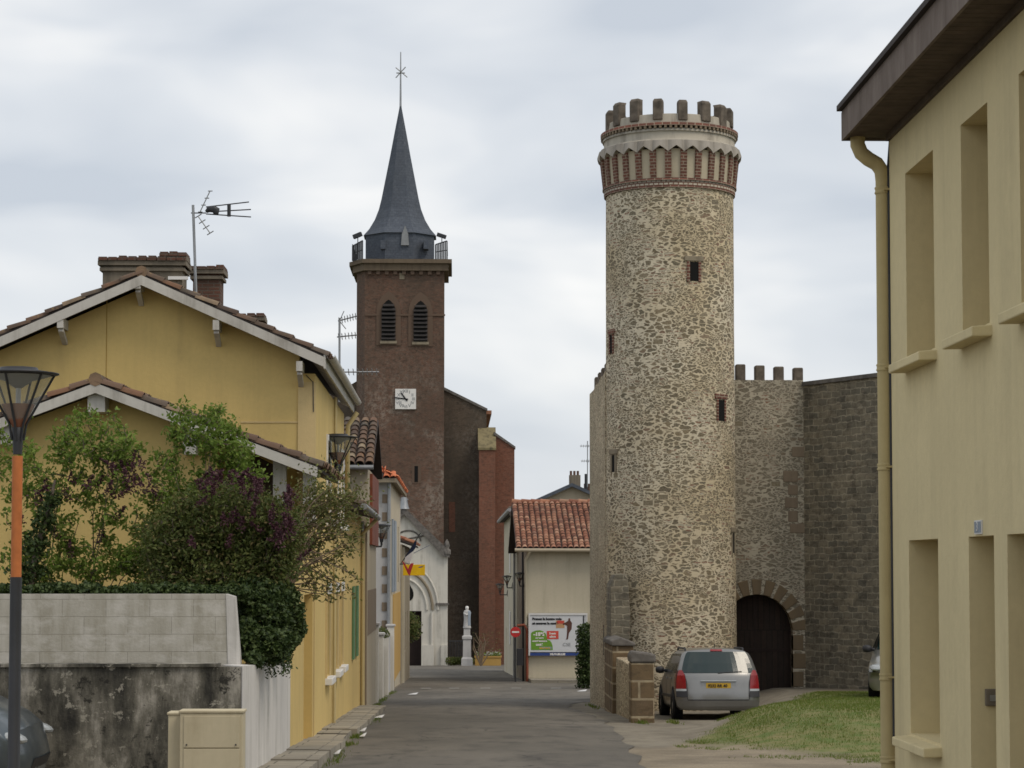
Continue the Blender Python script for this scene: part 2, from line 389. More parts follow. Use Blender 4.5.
M['whitecloth'] = plain('white_cloth', (.55,.53,.53), .9)
M['signyellow'] = plain('yellow_sign', (.72,.45,.01), .5)
M['postergreen'] = plain('poster_green', (.13,.28,.03), .6)
M['posterred'] = plain('poster_red', (.52,.07,.05), .6)
M['poster'] = plain('poster_white', (.55,.57,.60), .5, var=.03)
M['skinbrown'] = plain('poster_brown', (.09,.04,.03), .6)
M['posterbox'] = plain('poster_box', (.45,.27,.14), .6)
M['plastic_cream'] = plaster('cream_polyester', (.52,.46,.325), (.25,.2,.12), .45, .05)
M['stonecap'] = plain('dark_stone', (.13,.12,.11), .95, var=.35, scale=5, bump=.5)
M['merlon'] = plain('merlon_stone', (.125,.105,.085), .95, var=.4, scale=6, bump=.6)
M['bark'] = plain('bark', (.11,.09,.07), .9, var=.3, scale=20)
M['stain_stone'] = plaster('cornice_stone', (.26,.22,.16), (.1,.08,.06), .6)
STN = [(0,(.085,.065,.042)),(.2,(.17,.125,.07)),(.4,(.105,.09,.062)),(.55,(.24,.18,.105)),(.72,(.14,.12,.085)),(.86,(.29,.235,.155)),(1,(.17,.07,.047))]
M['tower'] = rubble('tower_rubble', STN, (.61,.545,.42), 4.8, .145, .9, mort2=(.57,.475,.32))
M['tower_low'] = rubble('old_wall_rubble', STN, (.58,.49,.34), 5.2, .15, .6)
M['gatewall'] = rubble('gate_wall_rubble', [(0,(.10,.085,.065)),(.5,(.165,.14,.105)),(.8,(.20,.175,.135)),(1,(.15,.09,.06))], (.46,.41,.32), 4.6, .15, .45, .1)
M['ashlar'] = brickm('dark_ashlar', (.27,.235,.17), (.15,.14,.11), (.37,.33,.25), .38, .16, .018, (.06,.058,.052), .5, var=.9, bumpk=.9, wk=.13, mott=.5)
M['pier'] = brickm('pier_stone', (.235,.155,.08), (.16,.11,.065), (.52,.43,.29), .62, .36, .028, (.075,.065,.045), .75, mott=.4, bumpk=.6)
M['corbel_brick'] = brickm('corbel_brick', (.18,.065,.045), (.12,.05,.037), (.30,.24,.18), .2, .075, .013, st=.2)
M['arch_stone'] = plaster('arch_stone', (.17,.125,.075), (.1,.08,.06), .6)
M['moss_cap'] = plaster('mossy_cap', (.21,.175,.095), (.05,.045,.03), .9)
M['roof_trim'] = plaster('dark_cornice', (.15,.115,.08), (.07,.05,.04), .7)
M['cream_panel'] = plaster('tower_cream_render', (.50,.44,.33), (.2,.17,.12), .5)
M['parapet'] = plaster('tower_parapet_render', (.42,.385,.32), (.14,.12,.1), .8)
M['pattern'] = brickm('patterned_band', (.46,.42,.34), (.40,.36,.29), (.15,.07,.045), .12, .07, .016, st=.2)
M['scallop'] = plaster('scalloped_tile', (.36,.33,.29), (.13,.11,.09), .8)
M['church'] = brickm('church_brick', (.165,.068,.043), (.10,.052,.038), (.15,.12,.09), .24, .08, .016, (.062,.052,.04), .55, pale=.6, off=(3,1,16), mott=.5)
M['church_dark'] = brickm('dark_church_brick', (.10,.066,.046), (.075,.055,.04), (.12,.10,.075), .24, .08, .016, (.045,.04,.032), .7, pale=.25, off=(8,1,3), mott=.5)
M['church_red'] = brickm('red_buttress_brick', (.225,.075,.043), (.165,.06,.037), (.20,.125,.09), .24, .08, .014, (.075,.05,.036), .5, mott=.4)
M['lancet_stone'] = plaster('window_stone', (.125,.085,.062), (.1,.08,.06), .5)
M['house_brick'] = brickm('chimney_brick', (.17,.065,.045), (.12,.055,.04), (.15,.12,.1), .22, .07, .012, (.06,.05,.035), .55)
M['chimney_render'] = plaster('dirty_chimney_render', (.20,.17,.13), (.06,.055,.045), .9)
M['tile_old'] = tilem('old_clay_tile', [(0,(.07,.05,.04)),(.35,(.13,.08,.055)),(.6,(.10,.085,.07)),(.85,(.18,.09,.05)),(1,(.24,.19,.13))], .8)
M['tile_red'] = tilem('red_clay_tile', [(0,(.17,.075,.05)),(.3,(.28,.115,.07)),(.6,(.34,.165,.10)),(.85,(.40,.23,.15)),(1,(.24,.13,.09))], .3)
M['tile_orange'] = tilem('orange_clay_tile', [(0,(.42,.12,.05)),(1,(.56,.19,.09))], .12)
M['leaf_light'] = leafm('spring_leaf', (.10,.17,.025), (.20,.28,.05), (.15,.16,.04), .35)
M['leaf_mid'] = leafm('bush_leaf', (.06,.085,.022), (.14,.165,.045), (.19,.14,.065), .35)
M['leaf_ivy'] = leafm('ivy_leaf', (.018,.035,.010), (.055,.085,.022), (.09,.12,.04), .15)
M['leaf_olive'] = leafm('olive_twig_leaf', (.09,.105,.03), (.16,.17,.05), (.16,.12,.06))
M['lilac'] = leafm('lilac_blossom', (.05,.018,.026), (.10,.042,.055), (.14,.065,.08), .25)
M['grass'] = leafm('grass_blade', (.085,.135,.022), (.17,.22,.045), (.26,.22,.09), .45)
M['twig'] = plain('twig', (.17,.125,.085), .9, var=.3, scale=15)

def concrete_block():
    t = NT('stained_block_wall'); uv = t.coord('UV')
    bt = t.n.new('ShaderNodeTexBrick'); t.l.new(uv, bt.inputs['Vector']); bt.inputs['Scale'].default_value = 1
    bt.inputs['Brick Width'].default_value = .5; bt.inputs['Row Height'].default_value = .2; bt.inputs['Mortar Size'].default_value = .006; bt.inputs['Mortar Smooth'].default_value = .6
    bt.inputs['Color1'].default_value = (.48,.46,.41,1); bt.inputs['Color2'].default_value = (.44,.42,.37,1); bt.inputs['Mortar'].default_value = (.30,.285,.25,1)
    st = t.noise(1, 6, .65, t.coord('World', (5, 5, .9))); m = t.ramp(st, [(.38, 0.), (.6, 1.)])
    big = t.ramp(t.noise(1.6, 4, .6), [(.3, .3), (.6, 1.)])
    col = t.mix(t.math('MULTIPLY', m, t.math('MULTIPLY', big, .7)), bt.outputs['Color'], (.27,.25,.195))
    col = t.mix(t.ramp(t.noise(3, 5, .7, t.coord('World', (1,1,2), (2,2,2))), [(.5,0.),(.66,.6)]), col, (.55,.53,.49))
    t.bump(t.math('ADD', t.math('MULTIPLY', bt.outputs['Fac'], -.4), t.noise(30, 4)), .35, .01); return t.done(col, .93)
M['block'] = concrete_block()
def mossy():
    t = NT('blackened_wall'); a = t.noise(1, 7, .7, t.coord('World', (1.6, 1.6, .8), (2,0,1))); b = t.noise(1, 6, .7, t.coord('World', (4, 4, .8)))
    f = t.math('ADD', t.math('MULTIPLY', a, .6), t.math('MULTIPLY', b, .4))
    col = t.ramp(f, [(.40,(.028,.027,.024)),(.47,(.07,.066,.054)),(.53,(.15,.14,.115)),(.6,(.33,.31,.27))])
    pk = t.noise(3.2, 9, .78, t.coord('World', (1,1,1.1), (6,1,2)))
    col = t.mix(t.ramp(pk, [(.56,0.),(.585,.85)]), col, (.33,.31,.26)); col = t.mix(t.ramp(pk, [(.40,.9),(.43,0.)]), col, (.022,.021,.018))
    sz = t.n.new('ShaderNodeSeparateXYZ'); t.l.new(t.coord('World'), sz.inputs[0])
    lowm = t.math('MULTIPLY', t.ramp(t.math('MULTIPLY', sz.outputs[2], -1.), [(.1,0.),(.8,1.)]), t.ramp(t.noise(1.7,7,.7,t.coord('World', loc=(3,3,3))), [(.45,0.),(.58,.8)]))
    col = t.mix(lowm, col, (.30,.28,.23))
    t.bump(t.noise(12, 6, .7), .6, .02); return t.done(col, .95)
M['mossy'] = mossy()
M['whitewall'] = plaster('streaked_white_wall', (.62,.60,.57), (.27,.26,.23), .8)
def asphalt():
    t = NT('asphalt'); f = t.noise(55, 3, .6); b = t.noise(.35, 5, .6, t.coord('World', (1,.35,1))); c = t.noise(1.6, 5, .65, t.coord('World', (1,.5,1), (3,3,3)))
    col = t.mix(t.ramp(b, [(.35,0.),(.65,1.)]), (.088,.080,.067), (.150,.135,.112))
    col = t.mix(t.ramp(c, [(.5,0.),(.66,.75)]), col, (.060,.055,.048))
    v = t.vor(120, t.coord('World')); col = t.mix(t.ramp(v.outputs['Distance'], [(.1,.5),(.35,0.)]), col, (.20,.19,.17))
    v2 = t.vor(.55, t.vmath('ADD', t.coord('World', (1,.6,1)), t.vmath('MULTIPLY', t.noisec(1.5), (.8,.8,.8))), 'DISTANCE_TO_EDGE')
    col = t.mix(t.math('MULTIPLY', t.ramp(v2.outputs['Distance'], [(.004,.8),(.012,0.)]), t.ramp(t.noise(.5,2), [(.5,0.),(.6,1.)])), col, (.03,.028,.025))
    t.bump(t.math('ADD', f, t.math('MULTIPLY', c, .6)), .45, .012); return t.done(col, .88)
M['asphalt'] = asphalt()
def dirt():
    t = NT('sandy_ground'); b = t.noise(.8, 6, .65); f = t.noise(25, 4, .65); g = t.noise(1.4, 6, .7, t.coord('World', (1,.6,1), (5,5,0)))
    col = t.mix(t.ramp(b, [(.35,0.),(.65,1.)]), (.17,.14,.10), (.30,.25,.18))
    col = t.mix(t.ramp(f, [(.4,0.),(.7,.6)]), col, (.11,.095,.07))
    sx = t.n.new('ShaderNodeSeparateXYZ'); t.l.new(t.coord('World'), sx.inputs[0]); x, y = sx.outputs[0], sx.outputs[1]
    # worn edge line of the turf: runs diagonally from the pad to the verge
    a = t.math('ADD', t.math('MULTIPLY', t.math('SUBTRACT', x, 3.9), 3.1), t.math('SUBTRACT', y, 33.9))         # below -> sand
    b2 = t.math('SUBTRACT', t.math('MULTIPLY', t.math('SUBTRACT', x, 3.3), 3.4), t.math('SUBTRACT', y, 34.5))    # above -> path
    w = t.math('MULTIPLY', t.math('SUBTRACT', g, .5), 9.)
    m1 = t.ramp(t.math('MULTIPLY', t.math('ADD', a, w), .4), [(0., 0.), (1., 1.)]); m2 = t.ramp(t.math('ADD', b2, t.math('MULTIPLY', w, .25)), [(0., 0.), (1., 1.)])
    m3 = t.ramp(t.math('SUBTRACT', 51.5, y), [(0., 0.), (1., 1.)])
    gm = t.math('MULTIPLY', t.math('MULTIPLY', m1, m2), m3)
    gc = t.mix(t.ramp(t.noise(2.1, 5, .7), [(.4,0.),(.68,1.)]), (.10,.135,.033), (.22,.185,.085))
    grey = t.ramp(y, [(0., 0.), (1., 1.)])
    pathm = t.math('MULTIPLY', t.math('SUBTRACT', 1., m2, clamp=True), t.ramp(t.math('SUBTRACT', y, 33.), [(0.,0.),(1.,1.)]))
    col = t.mix(t.math('MULTIPLY', pathm, .75), col, t.mix(t.ramp(g, [(.4,0.),(.6,1.)]), (.14,.125,.10), (.22,.20,.16)))
    col = t.mix(gm, col, gc)
    t.bump(t.math('ADD', f, b), .6, .03); return t.done(col, .95)
M['dirt'] = dirt()
M['farground'] = plain('far_ground', (.09,.10,.05), .95, var=.3, scale=.2)
M['pave'] = brickm('concrete_paving', (.33,.30,.24), (.27,.245,.20), (.10,.09,.075), 1.1, .6, .012, (.12,.115,.10), .6, bumpk=.3, var=.35)
M['terrace'] = plain('terrace_soil', (.09,.08,.05), .95, var=.4, scale=3)

def glassm(name, tint, rough=.05, alpha=.0):
    t = NT(name); t.done(tint, rough, 0, .45); t.b.inputs['Coat Weight'].default_value = .3
    if alpha:
        tr = t.n.new('ShaderNodeBsdfTransparent'); tr.inputs[0].default_value = (.93,.95,.95,1); ms = t.n.new('ShaderNodeMixShader'); ms.inputs[0].default_value = alpha
        t.l.new(t.b.outputs[0], ms.inputs[1]); t.l.new(tr.outputs[0], ms.inputs[2]); t.l.new(ms.outputs[0], t.out.inputs[0])
    return t.m
M['carglass'] = glassm('car_glass', (.010,.024,.024), .13)
M['winglass'] = glassm('window_glass', (.03,.035,.04), .08)
M['lampglass'] = glassm('lamp_glass', (.45,.46,.42), .2, .72)
def paint(name, c, metal=.6, rough=.32):
    t = NT(name); n = t.noise(4, 4, .6); col = t.mix(t.ramp(n, [(.3,0.),(.8,.4)]), c, mul(c, .75)); t.done(col, rough, metal, .5); t.b.inputs['Coat Weight'].default_value = .6; t.b.inputs['Coat Roughness'].default_value = .12; return t.m
M['silver'] = paint('silver_paint', (.23,.23,.225)); M['darkblue'] = paint('dark_blue_paint', (.075,.095,.11), .5, .3); M['champagne'] = paint('grey_beige_paint', (.26,.26,.24))

# ------------------------------------------------------------------ setting: ground, road, pavement
def sheet(name, xs, ys, m, dz=0, kind='structure', inside=None):
    mb = MB(); nx, ny = len(xs), len(ys)
    P = [(x, y, gz(x, y) + dz) for y in ys for x in xs]
    fs = [(j*nx+i, j*nx+i+1, (j+1)*nx+i+1, (j+1)*nx+i) for j in range(ny-1) for i in range(nx-1)]
    mb.faces(P, fs, smooth=True); o = mb.build(name, m, kind=kind); return o
def rng(a, b, st):
    n = max(1, round((b-a)/st)); return [a + (b-a)*i/n for i in range(n+1)]
def far_sheet():
    mb = MB(); xs = [-2500, -600, -150, -40, -12, 0, 12, 40, 150, 600, 2500]; ys = [-200, -20, 0, 60, 120, 180, 260, 500, 1200, 3500]
    nx = len(xs)
    P = [(x, y, -.035*max(min(y,260),-20) - .06 - (.25 if abs(x) < 13 and -20 < y < 200 else 0)) for y in ys for x in xs]
    mb.faces(P, [(j*nx+i, j*nx+i+1, (j+1)*nx+i+1, (j+1)*nx+i) for j in range(len(ys)-1) for i in range(nx-1)], smooth=True)
    mb.build('ground', M['farground'], kind='structure')
far_sheet()
sheet('verge_ground', rng(-12, 22, .5), rng(-20, 200, 1.0), M['dirt'], 0)
EDGE = [(-20,2.4),(28,2.42),(38,2.85),(46,3.1),(51,3.0),(56,2.85),(60.5,3.4),(62,12),(92,12),(94,3.05),(170,3.6),(200,3.6)]
def edge_x(y):
    for (a, xa), (b, xb) in zip(EDGE, EDGE[1:]):
        if a <= y <= b: return xa + (xb-xa)*(y-a)/(b-a)
    return EDGE[-1][1]
mb = MB(); ys = sorted(set(rng(-20, 200, 1.) + [60.5, 62, 92, 94])); prev = None
for y in ys:
    xl = -1.70 if y < 54 else (-2.15 if y < 110 else -2.15 - 5*ss((y-110)/20)); xr = edge_x(y) + .06*math.sin(y*1.7) + .04*math.sin(y*4.1)
    if y > 150: xr += 3*ss((y-150)/8)
    row = [Vector((xl+(xr-xl)*k/14, y, 0)) for k in range(15)]
    for p in row: p.z = gz(p.x, p.y) + .012 + .03*(1-((p.x-xl)/(xr-xl)*2-1)**2)
    if prev:
        for k in range(14): mb.face([prev[k], prev[k+1], row[k+1], row[k]], smooth=True)
    prev = row
mb.build('road', M['asphalt'], kind='structure')
# left pavement: three lengths of worn concrete, each with its kerb
for i, (y0, y1, h, xr) in enumerate(((20, 34.2, .14, -1.70), (34.25, 38.3, .10, -1.78), (38.35, 53.6, .13, -1.68))):
    mb = MB(); n = max(2, int((y1-y0)/1.2))
    for k in range(n):
        a, b = y0+(y1-y0)*k/n, y0+(y1-y0)*(k+1)/n - .012; w = random.uniform(-.015,.015); hh = h + random.uniform(-.012,.012)
        P = lambda x, y, z: (x, y, gz(x,y)+z)
        for (xa, xb, hz) in ((-2.34, xr-.16, hh), (xr-.155, xr+w, hh-.008)):
            pts = [P(xa,a,-.1),P(xb,a,-.1),P(xb,b,-.1),P(xa,b,-.1),P(xa,a,hz),P(xb,a,hz),P(xb,b,hz),P(xa,b,hz)]
            mb.faces(pts, [(4,5,6,7),(0,1,5,4),(1,2,6,5),(2,3,7,6),(3,0,4,7)])
    mb.build('pavement', M['pave'], kind='structure')
mb = MB(); mb.prism([(3.1,89.5,gz(3,89)-.1),(9,88.6,gz(3,89)-.1),(9,92.95,gz(3,92)-.1),(3.1,92.95,gz(3,92)-.1)], (0,0,.24)); mb.build('pavement', M['pave'], kind='structure')
# terrace behind the front walls
mb = MB(); mb.prism([(-9,24.3,.12),(-2.45,24.3,.12),(-2.45,30.9,-.1),(-9,30.9,-.1)], (0,0,-1.4)); mb.build('terrace_ground', M['terrace'], kind='structure')

# ------------------------------------------------------------------ roofs
def canal_tiles(mb, o, u, s, width, length, tw=.2, row=.32, r=.085, jitter=.012, seg=5, lift=0):
    o = Vector(o); u = Vector(u).normalized(); s = Vector(s).normalized(); n = u.cross(s).normalized()
    if n.z < 0: n = -n
    nc = max(1, round(width/tw)); nr = max(1, round(length/row)); tw = width/nc; row = length/nr
    r = tw*.43
    for c in range(nc):
        for k in range(nr):
            b = o + u*((c+.5)*tw + random.uniform(-jitter, jitter)) + s*(k*row + random.uniform(-jitter, jitter)); tilt = random.uniform(-.006,.006)
            P = []
            for q, (d, rr, h) in enumerate(((-.03, r*1.12, .022+lift+tilt), (row+.03, r*.9, -.002+lift-tilt))):
                for g in range(seg+1):
                    t = math.pi*g/seg; P.append(b + s*d + u*(math.cos(t)*rr) + n*(math.sin(t)*rr*.85+h))
            fs = [(g, g+1, seg+2+g, seg+1+g) for g in range(seg)]
            mb.faces(P, fs, smooth=True)
            P2 = [p - n*.014 for p in P[:seg+1]]
            mb.faces(P[:seg+1] + P2, [(g, g+1, seg+2+g, seg+1+g) for g in range(seg)])
        # channel tile between covers
def slab(mb, pts, t=.06):
    pts = [Vector(p) for p in pts]; mb.prism(pts, (0,0,-t))

# ------------------------------------------------------------------ main yellow house
YG = 36.0; FX = -2.3
main = thing('yellow_house', 'large two-storey yellow house with chimneys on its tiled gable roof', 'house', (-5.08, YG, gz(-5,YG)))
RZ, EZ, RX = 6.20, 4.86, -5.08                     # ridge and eave heights (underside of the boards)
sl = (RZ-EZ)/3.0
mb = MB(); mb.prism([(-7.86,YG,-2),(FX-.26,YG,-2),(FX-.26,YG,RZ-sl*(FX-.26-RX)-.04),(RX,YG,RZ-.04),(-7.86,YG,RZ-sl*(RX+7.86)-.04)], (0,.3,0)); mb.build('wall', M['yellow'], main)
mb = MB(); mb.box((-7.86,YG+.3,-2.4),(-7.6,45.5,4.7)); mb.box((-7.6,45.25,-2.4),(FX-.3,45.5,4.7)); mb.build('wall', M['yellow'], main)
wins = [(39.4,40.4),(42.1,43.1),(44.2,45.1)]
holes = [(a-YG, b-YG, -.38+2.5, 1.08+2.5) for a, b in wins] + [(a-YG, b-YG, 2.45+2.5, 3.85+2.5) for a, b in wins]
mb = MB(); mb.wall((FX,YG,-2.5), (0,1,0), 9.5, 2.5+EZ-.12, holes, .26, n=(1,0,0)); mb.build('wall', M['yellow'], main)
for lo, (za, zb) in ((1,(-.38,1.08)),(0,(2.45,3.85))):
    for a, b in wins:
        f = MB(); t = .1
        f.box((FX+.001,a-t,za-.02),(FX+.03,a,zb+t)); f.box((FX+.001,b,za-.02),(FX+.03,b+t,zb+t)); f.box((FX+.001,a,zb),(FX+.03,b,zb+t))
        w = f.build('window', M['white' if not lo else 'yellow_trim'], main)
        g = MB(); g.box((FX-.26,a,za),(FX-.24,b,zb)); g.build('pane', M['winglass'], w)
        g = MB(); g.box((FX-.238,a,za),(FX-.2,a+.06,zb)); g.box((FX-.238,b-.06,za),(FX-.2,b,zb)); g.box((FX-.238,(a+b)/2-.04,za),(FX-.2,(a+b)/2+.04,zb)); g.box((FX-.238,a+.061,zb-.07),(FX-.2,b-.061,zb)); g.build('frame', M['white'], w)
        g = MB(); g.box((FX-.2,a-.12,za-.14),(FX+.13,b+.12,za-.021)); g.build('sill', M['white'], w, bevel=.012)
        if lo:
            g = MB(); g.box((FX+.031,a-.1,zb+.02),(FX+.05,b+.1,zb+.2)); g.build('lintel', M['white'], w)
# fine seam and band on the gable
mb = MB(); mb.box((-3.5,YG-.012,3.93),(FX-.005,YG-.001,3.955)); mb.build('string_course', M['yellow_trim'], main)
mb = MB(); mb.box((FX-.27,YG-.03,-1.7),(FX+.02,YG-.001,4.6)); mb.build('corner_strip', M['yellow_trim'], main)
p = W(107,300,YG); mb = MB(); mb.tube([(p.x,YG-.003,p.z),(p.x,YG-.003,p.z-1.35)], .006, 5); mb.build('cable', M['yellow_dk'], main)
mb = MB(); mb.tube([W(306,375,YG-.02),W(313,382,YG-.04),W(313.5,412,YG-.04)], .008, 5); mb.build('cable', M['darkmetal'], main)
# roof
OV = .42; YF = YG-.45; YB = 45.7
for sgn in (1, -1):
    ex = RX + sgn*2.95; ez = RZ - sl*2.95
    rf = MB(); slab(rf, [(RX,YF,RZ+.13),(ex,YF,ez+.13),(ex,YB,ez+.13),(RX,YB,RZ+.13)], .06)
    ro = rf.build('roof', M['darkroof'], main)
    tl = MB(); L = math.hypot(3.0, sl*3.0)
    canal_tiles(tl, (ex+sgn*.05, YF-.04, ez+.12-sl*.05), (0,1,0), (-sgn,0,sl), YB-YF, L, .20, .32, jitter=.018)
    tl.build('tiles', M['tile_old'], ro)
    bb = MB(); bb.prism([(RX,YF-.03,RZ+.09),(ex,YF-.03,ez+.09),(ex,YF-.03,ez-.07),(RX,YF-.03,RZ-.07)], (0,.035,0)); bb.build('barge_board', M['white_wood'], ro)
    sf = MB(); sf.prism([(RX+sgn*2.72,YF+.01,RZ-sl*2.72+.03),(ex,YF+.01,ez+.03),(ex,YF+.01,ez-.02),(RX+sgn*2.72,YF+.01,RZ-sl*2.72-.02)], (0,YB-YF-.05,0)); sf.build('soffit', M['white_wood'], ro)
    fb = MB(); fb.box((ex,YF-.02,ez-.1),(ex+sgn*.03,YB,ez+.13)); fb.build('eave_board', M['white_wood'], ro)
    gt = MB()
    if sgn > 0:
        pts = [(ex+.11+.07*math.cos(R(a)), ez+.12+.07*math.sin(R(a))) for a in range(180, 361, 20)]
        for i in range(len(pts)-1):
            (x0,z0),(x1,z1) = pts[i], pts[i+1]; gt.face([(x0,YF,z0),(x0,YB,z0),(x1,YB,z1),(x1,YF,z1)], smooth=True); gt.face([(x0,YF,z0+.006),(x1,YF,z1+.006),(x1,YB,z1+.006),(x0,YB,z0+.006)], smooth=True)
        gt.build('gutter', M['white_wood'], main)
rt = MB()
for k in range(30):
    y = YF-.02+k*.33; rt.tube([(RX,y,RZ+.15),(RX,y+.36,RZ+.13)], [.10,.085], 8)
rt.build('ridge_tiles', M['tile_old'], main)
# purlin ends
for px, py in ((62,324),(139,285),(217,326),(300,367)):
    q = W(px, py, YG-.3); mb = MB(); mb.beam((q.x,YF-.02,q.z),(q.x,YG+.02,q.z), .1, .16); mb.beam((q.x, YF+.05, q.z-.1),(q.x,YG,q.z-.28), .08,.07); mb.build('purlin', M['white_wood'], main)
# downpipe at far end and low extension
mb = MB(); mb.tube([(RX+3.05,45.6,4.78),(FX+.08,45.55,4.5),(FX+.07,45.55,3.2),(FX+.2,46.4,2.95)], .05, 8); mb.build('downpipe', M['pipe'], main)
EX0, EX1 = 45.51, 53.9
mb = MB(); mb.wall((FX,EX0,-2.7), (0,1,0), EX1-EX0, 5.5, [(50-EX0,51.1-EX0,2.25,3.85)], .2, n=(1,0,0)); mb.box((-6,EX1-.25,-2.6),(FX-.21,EX1,2.78)); mb.build('extension_wall', M['yellow'], main)
mb = MB(); mb.box((FX+.01,49.3,-.48),(FX+.05,49.95,1.15)); mb.build('shutter', M['green'], main)
mb = MB(); mb.box((FX+.01,51.15,-.48),(FX+.05,51.8,1.15)); mb.build('shutter', M['green'], main)
mb = MB(); mb.box((FX-.2,50,-.44),(FX-.18,51.1,1.14)); mb.build('window', M['winglass'], main)
mb = MB(); slab(mb, [(-5.5,EX0,3.8),(FX+.3,EX0,2.86),(FX+.3,EX1-.05,2.86),(-5.5,EX1-.05,3.8)], .1); ro = mb.build('extension_roof', M['darkroof'], main)
tl = MB(); canal_tiles(tl, (FX+.35,EX0,2.87), (0,1,0), (-1,0,.293), EX1-EX0-.05, 3.2, .21, .33); tl.build('tiles', M['tile_old'], ro)
mb = MB(); mb.tube([(FX+.42,EX0-.1,2.83),(FX+.42,EX1,2.78)], .07, 8); mb.build('gutter', M['zinc'], main)
mb = MB(); mb.tube([(FX+.4,53.6,2.75),(FX+.07,53.6,2.4),(FX+.07,53.6,-1.9)], .05, 8); mb.build('downpipe', M['pipe'], main)
mb = MB(); mb.tube([(FX+.05,41.3,EZ-.1),(FX+.05,41.3,-1.35)], .035, 6); mb.build('downpipe', M['pipe'], main)
# chimneys of the yellow house
def chimney(x0, x1, y0, y1, z0, z1, m, parent, tilecap=True, courses=2):
    mb = MB(); mb.box((x0,y0,z0),(x1,y1,z1-.16)); c = mb.build('chimney', m, parent)
    cp = MB(); cp.box((x0-.05,y0-.05,z1-.26),(x1+.05,y1+.05,z1-.20)); cp.box((x0-.08,y0-.08,z1-.16),(x1+.08,y1+.08,z1-.08)); cp.build('chimney_cap', M['chimney_render'], c)
    if tilecap:
        tl = MB(); n = max(2, int((x1-x0+.2)/.17))
        for k in range(n):
            xx = x0-.08+(k+.5)*(x1-x0+.16)/n; h = random.uniform(-.012,.015)
            tl.box((xx-.08,y0-.11,z1-.079),(xx+.078,y1+.1,z1-.03+h)); tl.box((xx-.075+h,y0-.07,z1-.029+h),(xx+.072,y1+.06,z1-.0+h*1.5))
        tl.build('cap_tiles', M['house_brick'], c)
    return c
chimney(-6.42,-4.98,40,40.7,5.4,7.22, M['chimney_render'], main)
chimney(-5.32,-4.98,40.1,40.5,7.15,7.32, M['house_brick'], main)
chimney(-5.02,-4.50,42,42.6,5.2,7.34, M['house_brick'], main)
chimney(-4.38,-3.98,45,45.5,5.2,6.78, M['house_brick'], main)
mb = MB(); q = W(178,278,39.95); mb.box((q.x-.18,39.93,q.z-.03),(q.x+.18,39.99,q.z+.03)); mb.build('vent_strip', M['white'], main)

# ------------------------------------------------------------------ annex with its own gable
AY = 31.0
ann = thing('annex_house', 'low yellow annex with a mossy tiled gable roof behind the lilac bushes', 'house', (-5,AY,gz(-5,AY)))
ARX = W(97,388,AY-.3).x; ARZ = W(97,388,AY-.3).z; asl = (ARZ - W(318,472,AY-.3).z)/(W(318,472,AY-.3).x-ARX)
mb = MB(); hw = FX-ARX
mb.prism([(ARX-hw,AY,-2),(FX-.25,AY,-2),(FX-.25,AY,ARZ-asl*hw-.75),(-3.35,AY,ARZ-asl*hw-.62),(-3.35,AY,ARZ-asl*(-3.35-ARX)-.05),(ARX,AY,ARZ-.05),(ARX-hw,AY,ARZ-asl*hw-.05)], (0,.25,0)); mb.build('wall', M['yellow'], ann)
mb = MB(); mb.wall((FX,AY,-2), (0,1,0), YG-AY-.04, 2+ARZ-asl*hw-.75, [(33.7-AY,35.7-AY,2+gz(-2,34),2+1.15)], .3, n=(1,0,0)); mb.build('wall', M['yellow'], ann)
mb = MB(); mb.box((FX-.32,33.7,gz(0,34)),(FX-.3,35.7,1.15)); mb.build('door', M['yellow_dk'], ann)
mb = MB(); mb.prism([(-3.35,AY+1.2,ARZ-asl*hw-.8),(FX-.3,AY+1.2,ARZ-asl*hw-.8),(FX-.3,AY+1.2,ARZ-asl*hw),(-3.35,AY+1.2,ARZ-asl*(-3.35-ARX)-.02)],(0,.05,0)); mb.build('loft_back', M['soffit'], ann)
for px in (279, 309):
    q = W(px,480,AY-.1); mb = MB(); mb.box((q.x-.09,AY-.02,ARZ-asl*hw-.9),(q.x+.09,AY+.14,ARZ-asl*(q.x-ARX)-.03)); mb.build('post', M['white_wood'], ann)
q = W(97,400,AY-.3)
mb = MB(); mb.box((q.x-.12,AY-.36,q.z-.17),(q.x+.12,AY+.1,ARZ-.04)); mb.build('purlin', M['white_wood'], ann)
for px, py in ((190,440),(8,430)):
    q = W(px,py,AY-.3); mb = MB(); mb.box((q.x-.09,AY-.36,q.z-.2),(q.x+.09,AY+.1,ARZ-asl*abs(q.x-ARX)-.06)); mb.build('purlin', M['white_wood'], ann)
AF, AB = AY-.42, YG-.02
for sgn in (1,-1):
    L = W(318,472,AY-.3).x-ARX; ex = ARX+sgn*L; ez = ARZ-asl*L
    rf = MB(); slab(rf, [(ARX,AF,ARZ+.08),(ex,AF,ez+.08),(ex,AB,ez+.08),(ARX,AB,ARZ+.08)], .05); ro = rf.build('roof', M['darkroof'], ann)
    tl = MB(); canal_tiles(tl, (ex+sgn*.05,AF-.04,ez+.08-asl*.05), (0,1,0), (-sgn,0,asl), AB-AF+.05, math.hypot(L+.05,(L+.05)*asl), .21, .33, jitter=.018); tl.build('tiles', M['tile_old'], ro)
    bb = MB(); bb.prism([(ARX,AF-.03,ARZ+.06),(ex,AF-.03,ez+.06),(ex,AF-.03,ez-.08),(ARX,AF-.03,ARZ-.08)], (0,.03,0)); bb.build('barge_board', M['white_wood'], ro)
rt = MB()
for k in range(17): rt.tube([(ARX,AF-.03+k*.32,ARZ+.11),(ARX,AF+.31+k*.32,ARZ+.09)], [.10,.085], 8)
rt.build('ridge_tiles', M['tile_old'], ann)

